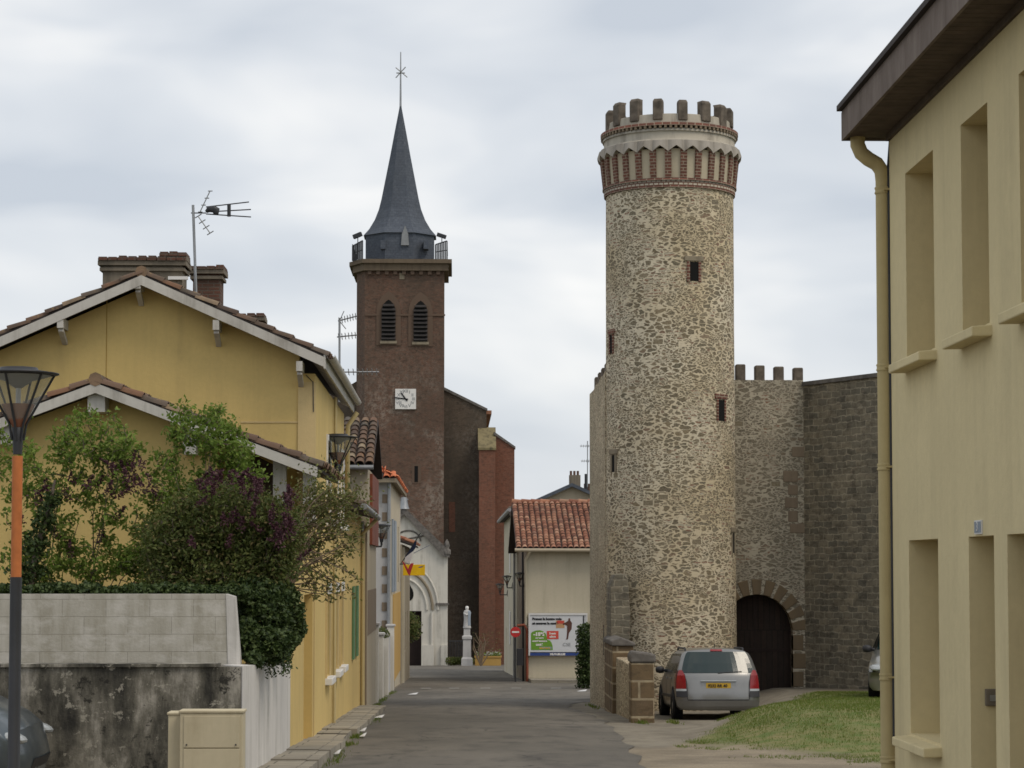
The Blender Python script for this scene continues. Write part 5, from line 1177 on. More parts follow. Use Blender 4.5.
a = W(586,487,128); b_2 = W(586,474,128); mb = MB(); mb.box((a.x-.1,128,a.z-1),(a.x+.6,128.5,a.z+.2)); mb.build('chimney', M['house_brick'], h7); mb = MB(); mb.tube([(a.x,127.9,a.z-.5),(a.x,127.9,b_2.z)], .09, 8); mb.build('flue', M['darkmetal'], h7)

# ------------------------------------------------------------------ television antennas
an = thing('roof_antenna', 'grid-backed television antenna with three booms on the yellow house chimney', 'antenna', (W(195,290,41.2).x,41.2,W(195,290,41.2).z), 'television antennas on the roofs')
ay = 41.2
def ap(px, py, dy=0): return W(px,py,ay+dy)
mb = MB(); top_ = ap(193,205); mb.tube([ap(196,293), top_], .026, 8); mb.build('mast', M['greymetal'], an)
mb = MB()
for dy in (0,): mb.tube([ap(191,213), ap(206,213)], .012, 6)
for (A_, B_) in (((206,207),(249,202)),((206,212),(251,209.5)),((206,214),(251,217))): mb.tube([ap(*A_), ap(*B_)], .012, 5)
mb.build('boom', M['darkmetal'], an)
mb = MB()
for k in range(5):
    o = (k-2)*.09
    mb.tube([ap(200,212,o), ap(210,191,o)], .010, 4); mb.tube([ap(198,216,o), ap(210,233,o)], .010, 4)
for t in (0,.33,.66,1):
    mb.tube([ap(200+10*t,212-21*t,-.18), ap(200+10*t,212-21*t,.18)], .010, 4); mb.tube([ap(198+12*t,216+17*t,-.18), ap(198+12*t,216+17*t,.18)], .010, 4)
    mb.tube([ap(200+10*t+2.5,212-21*t,0), ap(200+10*t-2,212-21*t,0)], .010, 4); mb.tube([ap(198+12*t-3,216+17*t+2,0), ap(198+12*t+3.5,216+17*t-2,0)], .010, 4)
mb.build('reflector_grid', M['greymetal'], an)
mb = MB(); c = ap(212,211); mb.tube([ap(206,212),ap(208.5,209.5),ap(214,209),ap(216,210),ap(216,214)], [.03,.055,.07,.075,.05], 8); mb.build('dipole', M['darkmetal'], an)
mb = MB(); mb.tube([ap(229,204.5),ap(229,216.5)], .035, 8); mb.build('director', M['darkmetal'], an)
def yagi(px, pyt, pyb, Y, arms, label):
    t = thing('roof_antenna', label, 'antenna', tuple(W(px,pyb,Y)), 'television antennas on the roofs')
    mb = MB(); mb.tube([W(px,pyb,Y), W(px,pyt,Y)], .032, 6); mb.build('mast', M['greymetal'], t)
    for (x0,y0,x1,y1,n,h) in arms:
        mb = MB(); A0, B0 = W(x0,y0,Y), W(x1,y1,Y); mb.tube([A0,B0], .02, 5)
        for k in range(n):
            p = A0.lerp(B0, (k+.5)/n); mb.tube([p+Vector((0,-h,.06)), p+Vector((0,h,-.06))], .008, 4); mb.tube([p+Vector((0,0,-.07)), p+Vector((0,0,.07))], .008, 4)
        mb.build('boom', M['greymetal'], t)
yagi(339.5,318,402,57,[(338,321,357,316,7,.25),(337,337,357,335,6,.25),(337,372,379,372,9,.3)],'thin mast with three small yagi booms in front of the brick belfry')
mb_t = [o for o in bpy.data.objects if o.name.startswith('roof_antenna')][-1]
mb = MB(); mb.tube([W(339.5,321,57),W(344,311,57)], .012, 4); mb.tube([W(339.5,321,57),W(346,329,57)], .012, 4); mb.build('dipole', M['greymetal'], mb_t)
yagi(587.5,441,487,126,[(580,446,592,446,5,.3),(581,461,592,461,5,.3)],'faint antenna mast rising beside the castle wall edge')

# ------------------------------------------------------------------ street lamps
def lamp_head(parent, D=.69, origin=(0,0,0)):
    """inverted-cone lantern; bottom of the collar at origin"""
    k = D/.69; o = Vector(origin)
    def L(prof, n=20, **kw): mb = MB(); mb.lathe(o, [(r*k,z*k*.88) for r,z in prof], n, **kw); return mb
    L([(.038,-.16),(.045,.0),(.05,.10),(.03,.12)]).build('collar', M['darkmetal'], parent)
    L([(.06,.14),(.295,.61)], 28).build('lamp_glass', M['lampglass'], parent)
    L([(.045,.10),(.145,.325),(.142,.33),(.04,.12)]).build('reflector', M['copper'], parent)
    L([(.30,.615),(.345,.625),(.345,.635),(.17,.665),(.16,.69),(.02,.70),(.0,.70)], 32).build('cap', M['darkmetal'], parent)
    L([(.28,.61),(.12,.56),(.03,.49),(0,.485)]).build('diffuser', M['zinc'], parent)
    for a in range(6):
        t = R(a*60+20); c = Vector((math.cos(t),math.sin(t),0)); mb = MB()
        mb.tube([o+c*(.05*k)+Vector((0,0,-.02*k)), o+c*(.072*k)+Vector((0,0,.12*k)), o+c*(.305*k)+Vector((0,0,.545*k))], .011*k, 6); mb.build('rib', M['darkmetal'], parent)
    mb = MB(); mb.tube([o+Vector((0,0,.3*k)), o+Vector((0,0,.5*k))], .022*k, 8); mb.build('bulb', M['pvc'], parent)
LY = 19.; lx = W(17,500,LY).x; lg = gz(lx,LY); zc_ = W(17,437,LY).z
lp = thing('street_lamp', 'orange and black post lantern standing before the stained garden wall', 'street lamp', (lx,LY,lg))
zo0, zo1 = W(17,577,LY).z, W(17,456,LY).z
mb = MB(); mb.tube([(lx,LY,zo0),(lx,LY,zo1)], .045, 18); mb.build('upper_pole', M['orange'], lp)
mb = MB(); mb.tube([(lx,LY,lg-.05),(lx,LY,lg+.35),(lx,LY,lg+.40),(lx,LY,zo0)], [.075,.075,.052,.05], 18); mb.build('lower_pole', M['darkmetal'], lp)
lamp_head(lp, .69, (lx,LY,zo1+.155))
def wall_lamp(px, py, Y, D, wx, label, flip=1):
    p = W(px,py,Y); r = thing('wall_lamp', label, 'street lamp', (p.x,Y,p.z), 'wall-mounted lanterns along the street')
    lamp_head(r, D, (p.x,Y,p.z+.1)); k = D/.69
    mb = MB(); mb.tube([(wx,Y,p.z-.05),(p.x,Y,p.z-.04),(p.x,Y,p.z+.02)], .025, 8); mb.tube([(wx,Y,p.z+.3*k),(wx+.06*flip,Y,p.z-.05)], .02, 6); mb.build('bracket', M['darkmetal'], r)
    mb = MB(); mb.box((wx-.02*flip,Y-.06,p.z-.15),(wx+.015*flip,Y+.06,p.z+.1)); mb.build('wall_plate', M['darkmetal'], r)
wall_lamp(338,475,40,.60*1.22,FX,'inverted-cone wall lantern on the side of the large yellow house')
wall_lamp(381.5,545,62,.56,-2.35,'inverted-cone wall lantern beside the brown upper shutters')
wall_lamp(519.5,585,95,.5,xl5,'lantern on the brown side wall just left of the billboard',-1)
wall_lamp(507,587,113,.56,x6,'lantern on the cream street house, middle one of the far side',-1)
wall_lamp(500,594,124,.56,x6,'faintest lantern at the far end of the cream street house',-1)

# no entry sign
sy = 92.; q = W(515.5,632,sy); g = gz(q.x,sy)
ns = thing('no_entry_sign', 'round red no-entry sign with a white bar on a thin post', 'road sign', (q.x,sy,g))
mb = MB(); mb.tube([(q.x,sy,q.z),(q.x,sy-.015,q.z)], .215, 28); mb.build('disc', M['red'], ns)
mb = MB(); mb.box((q.x-.15,sy-.022,q.z-.035),(q.x+.15,sy-.016,q.z+.035)); mb.build('bar', M['white'], ns)
mb = MB(); mb.tube([(q.x,sy+.03,g-.1),(q.x,sy+.03,q.z+.25)], .03, 8); mb.build('post', M['darkmetal'], ns)
# yellow sign
yy = 90.; a, b = W(403,564.5,yy), W(425,575.5,yy)
ys_ = thing('post_office_sign', 'yellow projecting rectangular sign hanging over the street by the quoined house', 'shop sign', (a.x,yy,b.z))
mb = MB(); mb.box((a.x,yy,b.z),(b.x,yy+.08,a.z)); mb.build('panel', M['signyellow'], ys_, bevel=.01)
mb = MB(); p = lambda x,y: (lambda w: (w.x,yy-.004,w.z))(W(x,y,yy)); mb.prism([p(418,567.2),(p(424,565.6)),p(421.5,567),p(423.6,566.6),p(420,567.8)], (0,-.004,0)); mb.build('emblem', M['blue'], ys_)
mb = MB(); mb.tube([(xr3-.1,yy+.04,a.z+.02),(a.x+.1,yy+.04,a.z+.02)], .03, 6); mb.build('bracket', M['darkmetal'], ys_)
# flag
fl = thing('furled_flag', 'furled blue, white and red flag on a slanting pole above the yellow sign', 'flag', tuple(W(402,563,88)), None)
A0, B0 = W(401.5,563,88), W(420.5,533,88)
mb = MB(); mb.tube([A0,B0], .022, 6); mb.build('staff', M['darkmetal'], fl)
def cloth(pts, name, m, Y0_=88):
    mb = MB(); P = [W(x,y,Y0_) for x,y in pts]; mb.prism([(p.x,Y0_-.02,p.z) for p in P], (0,.05,0)); mb.build(name, m, fl)
cloth([(417,540),(414.5,543),(405,557.5),(406.5,556.5),(413,551.5),(415.5,548)], 'blue_cloth', M['navy'])
cloth([(405,557.5),(410,553.4),(413.5,551),(411,560),(409,563.5),(405,562)], 'white_cloth', M['whitecloth'], 87.9)
cloth([(402,561),(404,562.2),(408,569),(410.5,563.4),(413.8,563),(411.5,570),(409.8,576),(408,574)], 'red_cloth', M['redcloth'], 87.8)
sc_ = MB(); P0, P1 = W(402,571,140), W(470,540,140); sc_.tube([W(414,553,88), W(430,545,120)], .02, 4); o = sc_.build('overhead_cable', M['darkmetal']); tag(o, 'thin overhead cable sagging past the flag towards the porch', 'cable')

# ------------------------------------------------------------------ cars
def car(name, label, loc, rz, paintm, kind='estate', plate=None, hood=None):
    """local frame: rear at x=0, nose at x=L, +y = car's left, wheels at z=0"""
    root = thing(name, label, 'car', loc, local=True); root.rotation_euler = (0,0,rz)
    L = 4.42 if kind == 'estate' else 4.0
    rows = [(.60,.22),(.78,.235),(.845,.30),(.872,.45),(.878,.62),(.874,.78),(.855,.92),(.845,.985),(.795,1.16),(.745,1.32),(.69,1.43),(.60,1.485),(.40,1.52),(.18,1.53)]
    BELT = .985; TOP = 1.53
    hp = hood or [(0,1.50),(.5,1.53),(2.2,1.53),(2.65,1.47),(3.45,1.02),(3.9,.93),(4.25,.80),(4.42,.70)]
    def roofz(x):
        x = x*4.42/L
        for (a, za), (b, zb) in zip(hp, hp[1:]):
            if a <= x <= b: return za+(zb-za)*(x-a)/(b-a)
        return hp[-1][1]
    def rearx(z, y): 
        pts = [(.2,.10),(.3,.03),(.42,.0),(.58,.0),(.64,.05),(.8,.07),(.95,.10),(1.0,.13),(1.2,.24),(1.44,.40),(1.53,.55)]
        x = pts[-1][1]
        for (a, xa), (b, xb) in zip(pts, pts[1:]):
            if z <= b: x = xa+(xb-xa)*max(0,(z-a))/(b-a); break
        return x + .17*(abs(y)/.87)**3.2
    def frontx(z, y):
        return L - .05 - .10*max(0,(z-.5))/.3 - (.30 if kind == 'estate' else .17)*(abs(y)/.87)**2.6 - (.05 if z < .35 else 0)
    NX = 40
    def vert(i, j):
        t = i/NX; x = t*L; rz_ = roofz(x); w, z = rows[j]
        if z > BELT:
            z2 = min(z, BELT + (z-BELT)*(max(rz_,BELT+.0)-BELT)/(TOP-BELT))
            if rz_ < BELT+.45: k = max(0, (BELT+.45-rz_)/.45); w = w + (0.80*(1-(z-BELT)/(TOP-BELT))+ .1 - w)*0*k
            z = z2
        if rz_ < BELT+.02:
            f_ = (rz_-.05)/(BELT-.05)
            if j >= 5: base = rows[5][1]; z = min(z, rz_ - .05*(w/.87)**2 - (.10*max(0,(.9-j/14.)) if j < 9 else 0)) if z > rz_-.12 else z
        xr0, xf0 = rearx(z, w), frontx(z, w)
        xx = xr0 + (xf0-xr0)*(t)
        return Vector((xx, w, z))
    def V(i, j, s): v = vert(i, j); return Vector((v.x, v.y*s, v.z))
    body = MB(); glass = MB(); off = .006
    for s in (1,-1):
        for i in range(NX):
            for j in range(len(rows)-1):
                q = [V(i,j,s),V(i+1,j,s),V(i+1,j+1,s),V(i,j+1,s)]
                body.face(q if s > 0 else q[::-1], smooth=True)
        top = [[V(i,len(rows)-1,s) for i in range(NX+1)]]
    for i in range(NX):
        a, b, c, d = V(i,len(rows)-1,1),V(i+1,len(rows)-1,1),V(i+1,len(rows)-1,-1),V(i,len(rows)-1,-1); body.face([a,b,c,d], smooth=True)
        a, b, c, d = V(i,0,1),V(i+1,0,1),V(i+1,0,-1),V(i,0,-1); body.face([d,c,b,a])
    def endpt(j, u, fn, i):
        v = vert(i, j); y = v.y*u; return Vector((fn(v.z, y), y, v.z))
    for fn, i, sgn in ((rearx,0,1),(frontx,NX,-1)):
        for j in range(len(rows)-1):
            for k in range(12):
                u0, u1 = -1+k/6, -1+(k+1)/6
                q = [endpt(j,u0,fn,i),endpt(j,u1,fn,i),endpt(j+1,u1,fn,i),endpt(j+1,u0,fn,i)]
                body.face(q[::-1] if sgn > 0 else q, smooth=True)
    bo = body.build('body', paintm, root)
    bm = bmesh.new(); bm.from_mesh(bo.data); bmesh.ops.remove_doubles(bm, verts=bm.verts, dist=.0008); bmesh.ops.recalc_face_normals(bm, faces=bm.faces); bm.to_mesh(bo.data); bm.free()
    # patches laid on the tail, x from rearx
    def tail(name, zs, hw, m, o_=.006, parent=root, y0=None, n=14, th=.0):
        mb = MB()
        for a in range(len(zs)-1):
            for k in range(n):
                def pt(zi, u):
                    z = zs[zi]; lo, hi = (-hw[zi], hw[zi]) if y0 is None else (y0[zi], hw[zi])
                    y = lo+(hi-lo)*u; return Vector((rearx(z,y)-o_, y, z))
                mb.face([pt(a,(k+1)/n),pt(a,k/n),pt(a+1,k/n),pt(a+1,(k+1)/n)], smooth=True)
        return mb.build(name, m, parent)
    zs = [1.0,1.1,1.2,1.3,1.40,1.44]
    tail('rear_window', zs, [.75,.735,.71,.68,.64,.60], M['carglass'], .008)
    tail('brake_light', [1.455,1.475,1.495], [.13,.125,.12], M['red_glass'], .02)
    for s in (1,-1):
        z_ = [.67,.75,.85,.95,1.02,1.06]; inner = [.665,.67,.675,.69,.72,.745]; outer = [.872,.868,.862,.845,.82,.80]
        tail('tail_light', z_, [y*s for y in outer], M['red_glass'], .012, y0=[y*s for y in inner])
        tail('reversing_lens', [.625,.67], [.872*s]*2, M['clear_lens'], .012, y0=[.665*s]*2)
        tail('bumper_corner', [.50,.625], [.874*s]*2, M['plastic'], .013, y0=[.655*s,.66*s])
        # lamp wraps round the flank
        mb = MB()
        for a in range(5):
            za, zb = z_[a], z_[a+1]
            def sp(z, d): 
                w = .874 if z < .9 else .874-(z-.9)*.32
                return Vector((rearx(z,w)+d, (w+.007)*s, z))
            mb.face([sp(za,-.01),sp(za,.2-.1*a/5),sp(zb,.2-.1*(a+1)/5),sp(zb,-.01)])
        mb.build('tail_light', M['red_glass'], root)
        rl = MB(); rl.tube([(.75,.61*s,1.46),(.85,.615*s,1.515),(2.2,.615*s,1.525),(2.35,.61*s,1.46)], .02, 8); rl.build('roof_rail', M['plastic'], root)
        mr = MB(); mr.tube([(2.98,.80*s,1.02),(3.0,.93*s,1.04)], .035, 8); mr.lathe((3.0,.95*s,.98), [(.01,-.02),(.08,0),(.10,.06),(.09,.11),(.03,.135),(0,.137)], 12); mr.build('mirror', M['plastic'], root)
        # side glass on the flank
        sg = MB(); xs = [.62,1.35,1.42,2.3,2.36,3.12]
        for (xa, xb, cut) in ((.55,1.33,0),(1.40,2.22,0),(2.28,3.15,1)):
            def gp(x, z): 
                w = rows[7][0] + (rows[10][0]-rows[7][0])*(z-BELT)/(1.43-BELT); return Vector((x, (w+.012)*s, z))
            x1t = xb-(.55 if cut else 0); x0t = xa + (.12 if xa < .6 else 0)
            q = [gp(xa,1.0),gp(xb,1.0),gp(x1t,1.40),gp(x0t,1.40)]; sg.face(q if s > 0 else q[::-1])
        sg.build('side_window', M['carglass'], root)
        tr = MB(); tr.beam((.9,.885*s,.50),(3.2,.885*s,.50), .02, .06); tr.build('side_trim', M['plastic'], root)
        hn = MB(); hn.beam((1.2,.885*s,.88),(1.4,.885*s,.88), .03, .03); hn.beam((2.15,.888*s,.88),(2.35,.888*s,.88), .03, .03); hn.build('door_handle', paintm, root)
        sm_ = MB()
        for xd in (1.37, 2.25, 3.1): sm_.box((xd,.879*s,.35),(xd+.012,.8815*s,.97))
        sm_.build('door_seam', M['ink'], root)
        hl = MB(); hc = Vector((frontx(.7,.70)-.07, .70*s, .69))
        for a in range(8):
            for b in range(16):
                def sp2(a_, b_):
                    t_, p_ = math.pi*a_/8, 2*math.pi*b_/16; return hc + Vector((.165*math.sin(t_)*math.cos(p_) - .09*math.cos(t_), .155*math.sin(t_)*math.sin(p_)*s, .07*math.cos(t_)))
                hl.face([sp2(a,b),sp2(a,b+1),sp2(a+1,b+1),sp2(a+1,b)], smooth=True)
        hl.build('headlight', M['clear_lens'], root)
        for wx in (.82, L-.86):
            ar = MB(); ar.tube([(wx,.70*s,.34),(wx,.884*s,.34)], .375, 28); ar.build('wheel_arch', M['black'], root)
            wh = MB(); wh.lathe((0,0,0), [(.19,-.0),(.30,0),(.315,.02),(.32,.06),(.32,.14),(.315,.18),(.30,.2),(.19,.2)], 28)
            wh.v = [(wx+x, (.70+z)*s+ .003*s, .315+y) for x, y, z in wh.v]; w_o = wh.build('wheel', M['rubber'], root)
            rm = MB(); rm.lathe((0,0,0), [(.195,.17),(.19,.19),(.13,.175),(.05,.195),(0,.198)], 20); rm.v = [(wx+x, (.70+z)*s, .315+y) for x, y, z in rm.v]; rm.build('hubcap', M['greymetal'], w_o)
    tail('bumper', [.26,.31,.38,.425], [.77,.845,.865,.87], paintm, .028)
    for s in (1,-1): tail('hatch_seam', [.45,.6,.8,.98], [.652*s,.656*s,.662*s,.70*s], M['ink'], .007, y0=[.642*s,.646*s,.652*s,.69*s], n=2)
    # lower hatch line, handle bar, plate recess
    tail('bumper_gap', [.435,.450], [.64,.64], M['ink'], .006)
    bp_ = MB(); pts = [(rearx(.83,y)-.02, y, .83) for y in rng(-.37,.37,.1)]; bp_.tube(pts, .017, 8); bp_.build('handle_bar', M['clear_lens'], root)
    tail('plate_recess', [.67,.69,.80,.81], [.30,.36,.37,.37], paintm, .004)
    pl = tail('number_plate', [.685,.795], [.26,.26], M['plate'], .012)
    if plate: text('characters', plate, .085, (rearx(.7,0)-.018, .22, .708), ((0,0,-1),(-1,0,0),(0,1,0)), M['ink'], pl, 'LEFT', .002)
    wp = MB(); wp.tube([(rearx(1.01,.0)-.02,0,1.0),(rearx(1.03,.5)-.02,-.5,1.03)], .01, 6); wp.build('wiper', M['plastic'], root)
    at = MB(); at.tube([(.75,0,1.53),(.70,0,1.60)], .01, 6); at.build('aerial', M['plastic'], root)
    # windscreen and front grille
    ws = MB()
    for i2 in range(24, 31):
        def rowp(i_): return [V(i_,j_,1) for j_ in range(9,14)] + [V(i_,j_,-1) for j_ in range(13,8,-1)]
        A1, B1 = [[p+Vector((.012,0,.010)) for p in rowp(k_)] for k_ in (i2, i2+1)]
        for k in range(9): ws.face([A1[k],A1[k+1],B1[k+1],B1[k]], smooth=True)
    ws.build('windscreen', M['carglass'], root)
    gr_ = MB()
    for k in range(8):
        def ep(z, u): y = .45*u; return Vector((frontx(z,y)+.012, y, z))
        u0, u1 = -1+k/4, -1+(k+1)/4; gr_.face([ep(.34,u0),ep(.34,u1),ep(.46,u1),ep(.46,u0)], smooth=True)
    gr_.build('grille', M['plastic'], root)
    return root
cyY = 45.9; cl = W(678,700,cyY).x; cr = W(760,700,cyY).x
e_car = car('estate_car', 'silver estate car parked tail to the road before the round tower', ((cl+cr)/2,cyY,gz((cl+cr)/2,cyY+1)+.015), R(90), M['silver'], plate='9232 RR 40')
e_car.rotation_euler = (R(1.2), 0, R(90)) if False else (0, R(2.0), R(90))
nx = W(54,740,22.8).x
hb = [(0,1.4),(.5,1.5),(2.2,1.5),(2.7,1.46),(3.3,1.2),(3.75,1.10),(4.1,1.0),(4.3,.9),(4.42,.78)]
dk = car('parked_car', 'dark blue-grey car nose beside the black lamp post at the stained wall', (nx-4.0,22.6,gz(nx-2,22.6)), R(0), M['darkblue'], 'small', hood=hb)
gc = car('parked_car', 'greyish car mostly hidden behind the cream house drainpipe above the grass', (10.12,47.6,gz(9.5,47)+.02), R(255), M['champagne'], 'small')

# ------------------------------------------------------------------ vegetation
def branchy(mb, p, d, L, r, depth, tips, curve=.25, spread=.55, n=4):
    pts = [Vector(p)]; dd = Vector(d).normalized(); rad = [r]
    for k in range(n):
        dd = (dd + Vector((random.gauss(0,curve),random.gauss(0,curve),random.gauss(0,curve)*.6+.06))).normalized(); pts.append(pts[-1]+dd*L/n); rad.append(r*(1-.5*(k+1)/n))
    mb.tube(pts, rad, 4 if r < .012 else 6, cap=False)
    if depth == 0: tips.append((pts[-2], dd)); tips.append((pts[-1], dd)); return
    for k in range(random.randint(2,3)):
        q = random.choice(pts[2:]); nd = (dd + Vector((random.gauss(0,spread),random.gauss(0,spread),random.gauss(0,spread*.6)+.12))).normalized()
        branchy(mb, q, nd, L*random.uniform(.6,.85), r*.55, depth-1, tips, curve, spread, n)
def shrub(name, label, cat, base, stems, leafm_, targets, leafsize, nleaf, cluster=.1, group=None, blossoms=None, br=.02, inner=None, twigm='bark', blo_r=.11):
    root = thing(name, label, cat, base, group); wood = MB(); lf = MB()
    anchors = []
    for (c, rx, ry, rz_, n) in targets:
        for _ in range(n):
            while True:
                v = Vector((random.uniform(-1,1),random.uniform(-1,1),random.uniform(-1,1)))
                if .25 < v.length < 1: break
            anchors.append(Vector(c)+Vector((v.x*rx,v.y*ry,v.z*rz_)))
    bs = [Vector(base)+Vector((random.gauss(0,.12),random.gauss(0,.12),0)) for _ in range(stems)]
    nodes = []
    for i, b in enumerate(bs):
        tgt = random.choice(anchors); mid = b.lerp(tgt,.5)+Vector((random.gauss(0,.08),random.gauss(0,.08),.1))
        pts = [b, b.lerp(mid,.5)+Vector((random.gauss(0,.03),0,0)), mid, mid.lerp(tgt,.5)+Vector((random.gauss(0,.05),random.gauss(0,.05),.03)), tgt]
        wood.tube(pts, [br,br*.8,br*.6,br*.45,br*.2], 5, cap=False); nodes += pts[1:]
        for k in range(4):
            nodes.append(pts[1].lerp(pts[2],k/4)); nodes.append(pts[2].lerp(pts[3],k/4))
    anchors.sort(key=lambda a: min((a-n_).length for n_ in nodes))
    per = max(1, nleaf//len(anchors))
    for a in anchors:
        nn = min(nodes, key=lambda n_: (a-n_).length + .35*max(0, n_.z-a.z))
        m_ = nn.lerp(a,.5)+Vector((random.gauss(0,.03),random.gauss(0,.03),random.uniform(0,.05))); wood.tube([nn,m_,a], [br*.42,br*.3,br*.14], 4, cap=False); nodes.append(m_); nodes.append(a)
        dr = (a-m_).normalized()
        for _ in range(per):
            t = random.random(); p = m_.lerp(a, t**.5) + Vector((random.gauss(0,cluster),random.gauss(0,cluster),random.gauss(0,cluster))); add_leaf(lf, p, leafsize*random.uniform(.6,1.3), dr+Vector((random.gauss(0,.7),random.gauss(0,.7),random.gauss(0,.7))), .5)
    wood.build('branches', M[twigm], root); lf.build('foliage', M[leafm_], root)
    if blossoms:
        bl = MB()
        for c in blossoms:
            c = Vector(c); ax = Vector((random.gauss(0,.5),random.gauss(0,.3),1)).normalized()
            for _ in range(70):
                t = random.random(); rr = blo_r*.6*(1-t*.8); p = c + ax*(t*blo_r*2.0) + Vector((random.gauss(0,rr*.6),random.gauss(0,rr*.6),random.gauss(0,rr*.3))); add_leaf(bl, p, .035, None, .8)
        bl.build('blossoms', M['lilac'], root)
    return root
SY = 28.2
def T(px, py, rx, rz_, n, Y=SY, ry=.45): 
    s = F/Y; return (W(px,py,Y), rx/s, ry, rz_/s, n)
def B(lst, Y): return [tuple(W(x+random.uniform(-3,3), y+random.uniform(-3,3), Y+random.uniform(-.45,.1))) for x, y in lst]
b1 = W(62,640,28.4); b1.z = .0
shrub('lilac_bush', 'open lilac bush with pale spring leaves before the left gable slope of the annex', 'bush', tuple(b1), 11, 'leaf_light',
      [T(90,440,42,34,80),T(60,495,32,50,60),T(115,500,28,55,55),T(15,470,22,60,50),T(120,450,22,25,25),T(95,560,50,25,60),T(40,560,40,30,60),T(145,565,30,28,60)], .075, 7800, .05, 'lilac bushes behind the block wall',
      B([(30,495),(48,492),(55,498),(75,488),(84,490),(118,498),(92,490),(60,540),(20,520),(40,506),(108,494),(66,500),(70,555),(36,560),(100,540),(112,520)],28.2), .016)
b2 = W(200,640,28.0); b2.z = 0
shrub('lilac_bush', 'taller sprigged lilac bush in front of the annex right roof slope', 'bush', tuple(b2), 11, 'leaf_light',
      [T(215,432,22,30,60),T(183,430,14,28,35),T(235,450,18,22,30),T(165,490,24,45,55),T(205,500,35,45,90),T(245,470,20,25,30),T(160,550,30,40,70)], .072, 6800, .05, 'lilac bushes behind the block wall',
      B([(118,470),(125,476),(132,468),(127,482),(138,480),(142,470),(135,490),(128,492),(152,486),(160,500),(148,494),(108,482),(112,500)],27.9), .015)
b3 = W(235,640,27.2); b3.z = 0
blo = [(random.uniform(190,300), random.uniform(485,560)) for _ in range(20)] + [(random.uniform(195,262), random.uniform(478,496)) for _ in range(18)] + [(random.uniform(278,298), random.uniform(500,550)) for _ in range(12)]
shrub('lilac_bush', 'dense dark lilac bush full of purple blossom above the ivy', 'bush', tuple(b3), 14, 'leaf_mid',
      [T(225,530,68,48,330,27.4,.5),T(180,550,45,42,170,27.4,.5),T(270,545,32,45,170,27.4,.4),T(225,580,75,25,190,27.2,.4)], .06, 30000, .08, 'lilac bushes behind the block wall', B(blo,27.0), .016, blo_r=.09)
b4 = W(285,600,29.2); b4.z = .4
root4 = thing('arching_shrub', 'thin arching twigs with sparse olive leaves reaching over the pavement', 'bush', tuple(b4))
wood = MB(); lf = MB()
for k in range(90):
    tx, ty = random.uniform(300,366), random.uniform(480,600); Yk = 28.7+random.uniform(-.5,.5)
    a = W(random.uniform(262,292), random.uniform(540,600), Yk); t_ = W(tx,ty,Yk+random.uniform(-.2,.6)); mid = a.lerp(t_,.5)+Vector((0,0,random.uniform(.05,.28)))
    pts = [a, a.lerp(mid,.55)+Vector((0,0,.06)), mid, mid.lerp(t_,.6)+Vector((0,0,.04)), t_]; wood.tube(pts, [.012,.009,.007,.005,.003], 4, cap=False)
    for j in range(20):
        u = random.uniform(.45,1)**.7; i = min(3,int(u*4)); p = pts[i].lerp(pts[i+1], u*4-i) if i < 4 else pts[-1]
        add_leaf(lf, p+Vector((random.gauss(0,.035),random.gauss(0,.035),random.gauss(0,.035))), random.uniform(.045,.09), None, .45)
for k in range(1500):
    p = W(random.gauss(325,20), random.gauss(505,18), 29+random.uniform(-.4,.4)); add_leaf(lf, p, random.uniform(.04,.07))
wood.build('twigs', M['twig'], root4); lf.build('foliage', M['leaf_olive'], root4)
def blob_leaves(mb, c, r, n, size, squash=(1,1,1), seed=0, lo=.72):
    c = Vector(c)
    for _ in range(n):
        v = Vector((random.gauss(0,1),random.gauss(0,1),random.gauss(0,1))).normalized(); k = 1+.22*mnoise.noise(v*2.3+Vector((seed,seed,0))); rr = random.uniform(lo,1.05)*k
        add_leaf(mb, c+Vector((v.x*r[0],v.y*r[1],v.z*r[2]))*rr, size*random.uniform(.6,1.3), None, .75)
iv = thing('ivy', 'dark ivy mass spilling over the white street side of the garden wall', 'ivy', (-2.3,27.5,.2))
lf = MB()
for px, py, Y, rx, rz_, n in ((262,625,26.6,28,33,5000),(250,598,27,40,20,3500),(283,612,28,20,32,3000),(270,646,26.2,24,18,2300),(246,640,26.0,14,20,1200),(232,610,26.8,16,20,1200),(297,628,28,9,12,900),(256,658,25.8,9,9,600),(286,640,27,14,10,700),(242,598,26.6,14,9,900)):
    s = F/Y; blob_leaves(lf, W(px,py,Y), (rx/s,.35,rz_/s), n, .06, seed=px)
for k in range(26):
    p = W(random.uniform(244,290), random.uniform(640,660), random.uniform(25.5,27.5)); p.x = max(p.x,-2.28)
    for j in range(random.randint(10,26)): add_leaf(lf, p+Vector((random.gauss(0,.02)+.02,random.gauss(0,.03),-j*.013)), .045)
lf.build('foliage', M['leaf_ivy'], iv)
wd_ = MB()
for k in range(9): a = Vector((-2.5,random.uniform(25.8,28.5),.1)); b = W(random.uniform(240,290),random.uniform(590,640),a.y); wd_.tube([a, a.lerp(b,.5)+Vector((-.05,0,.0)), b+Vector((-.1,.2,0))], [.01,.008,.004], 5)
wd_.build('stems', M['bark'], iv)
iv2 = thing('ivy_hedge', 'dark trailing ivy hedge along the top of the pale block wall', 'hedge', (-5,25.8,1.2))
lf = MB()
for px in range(-10,250,9):
    s = F/25.9; q_ = random.uniform(.45,1); blob_leaves(lf, W(px,592+random.uniform(-2,3),25.9), (9/s+.05,.22,(4+5*q_)/s), int(200+260*q_), .055, seed=px)
lf.build('foliage', M['leaf_ivy'], iv2)
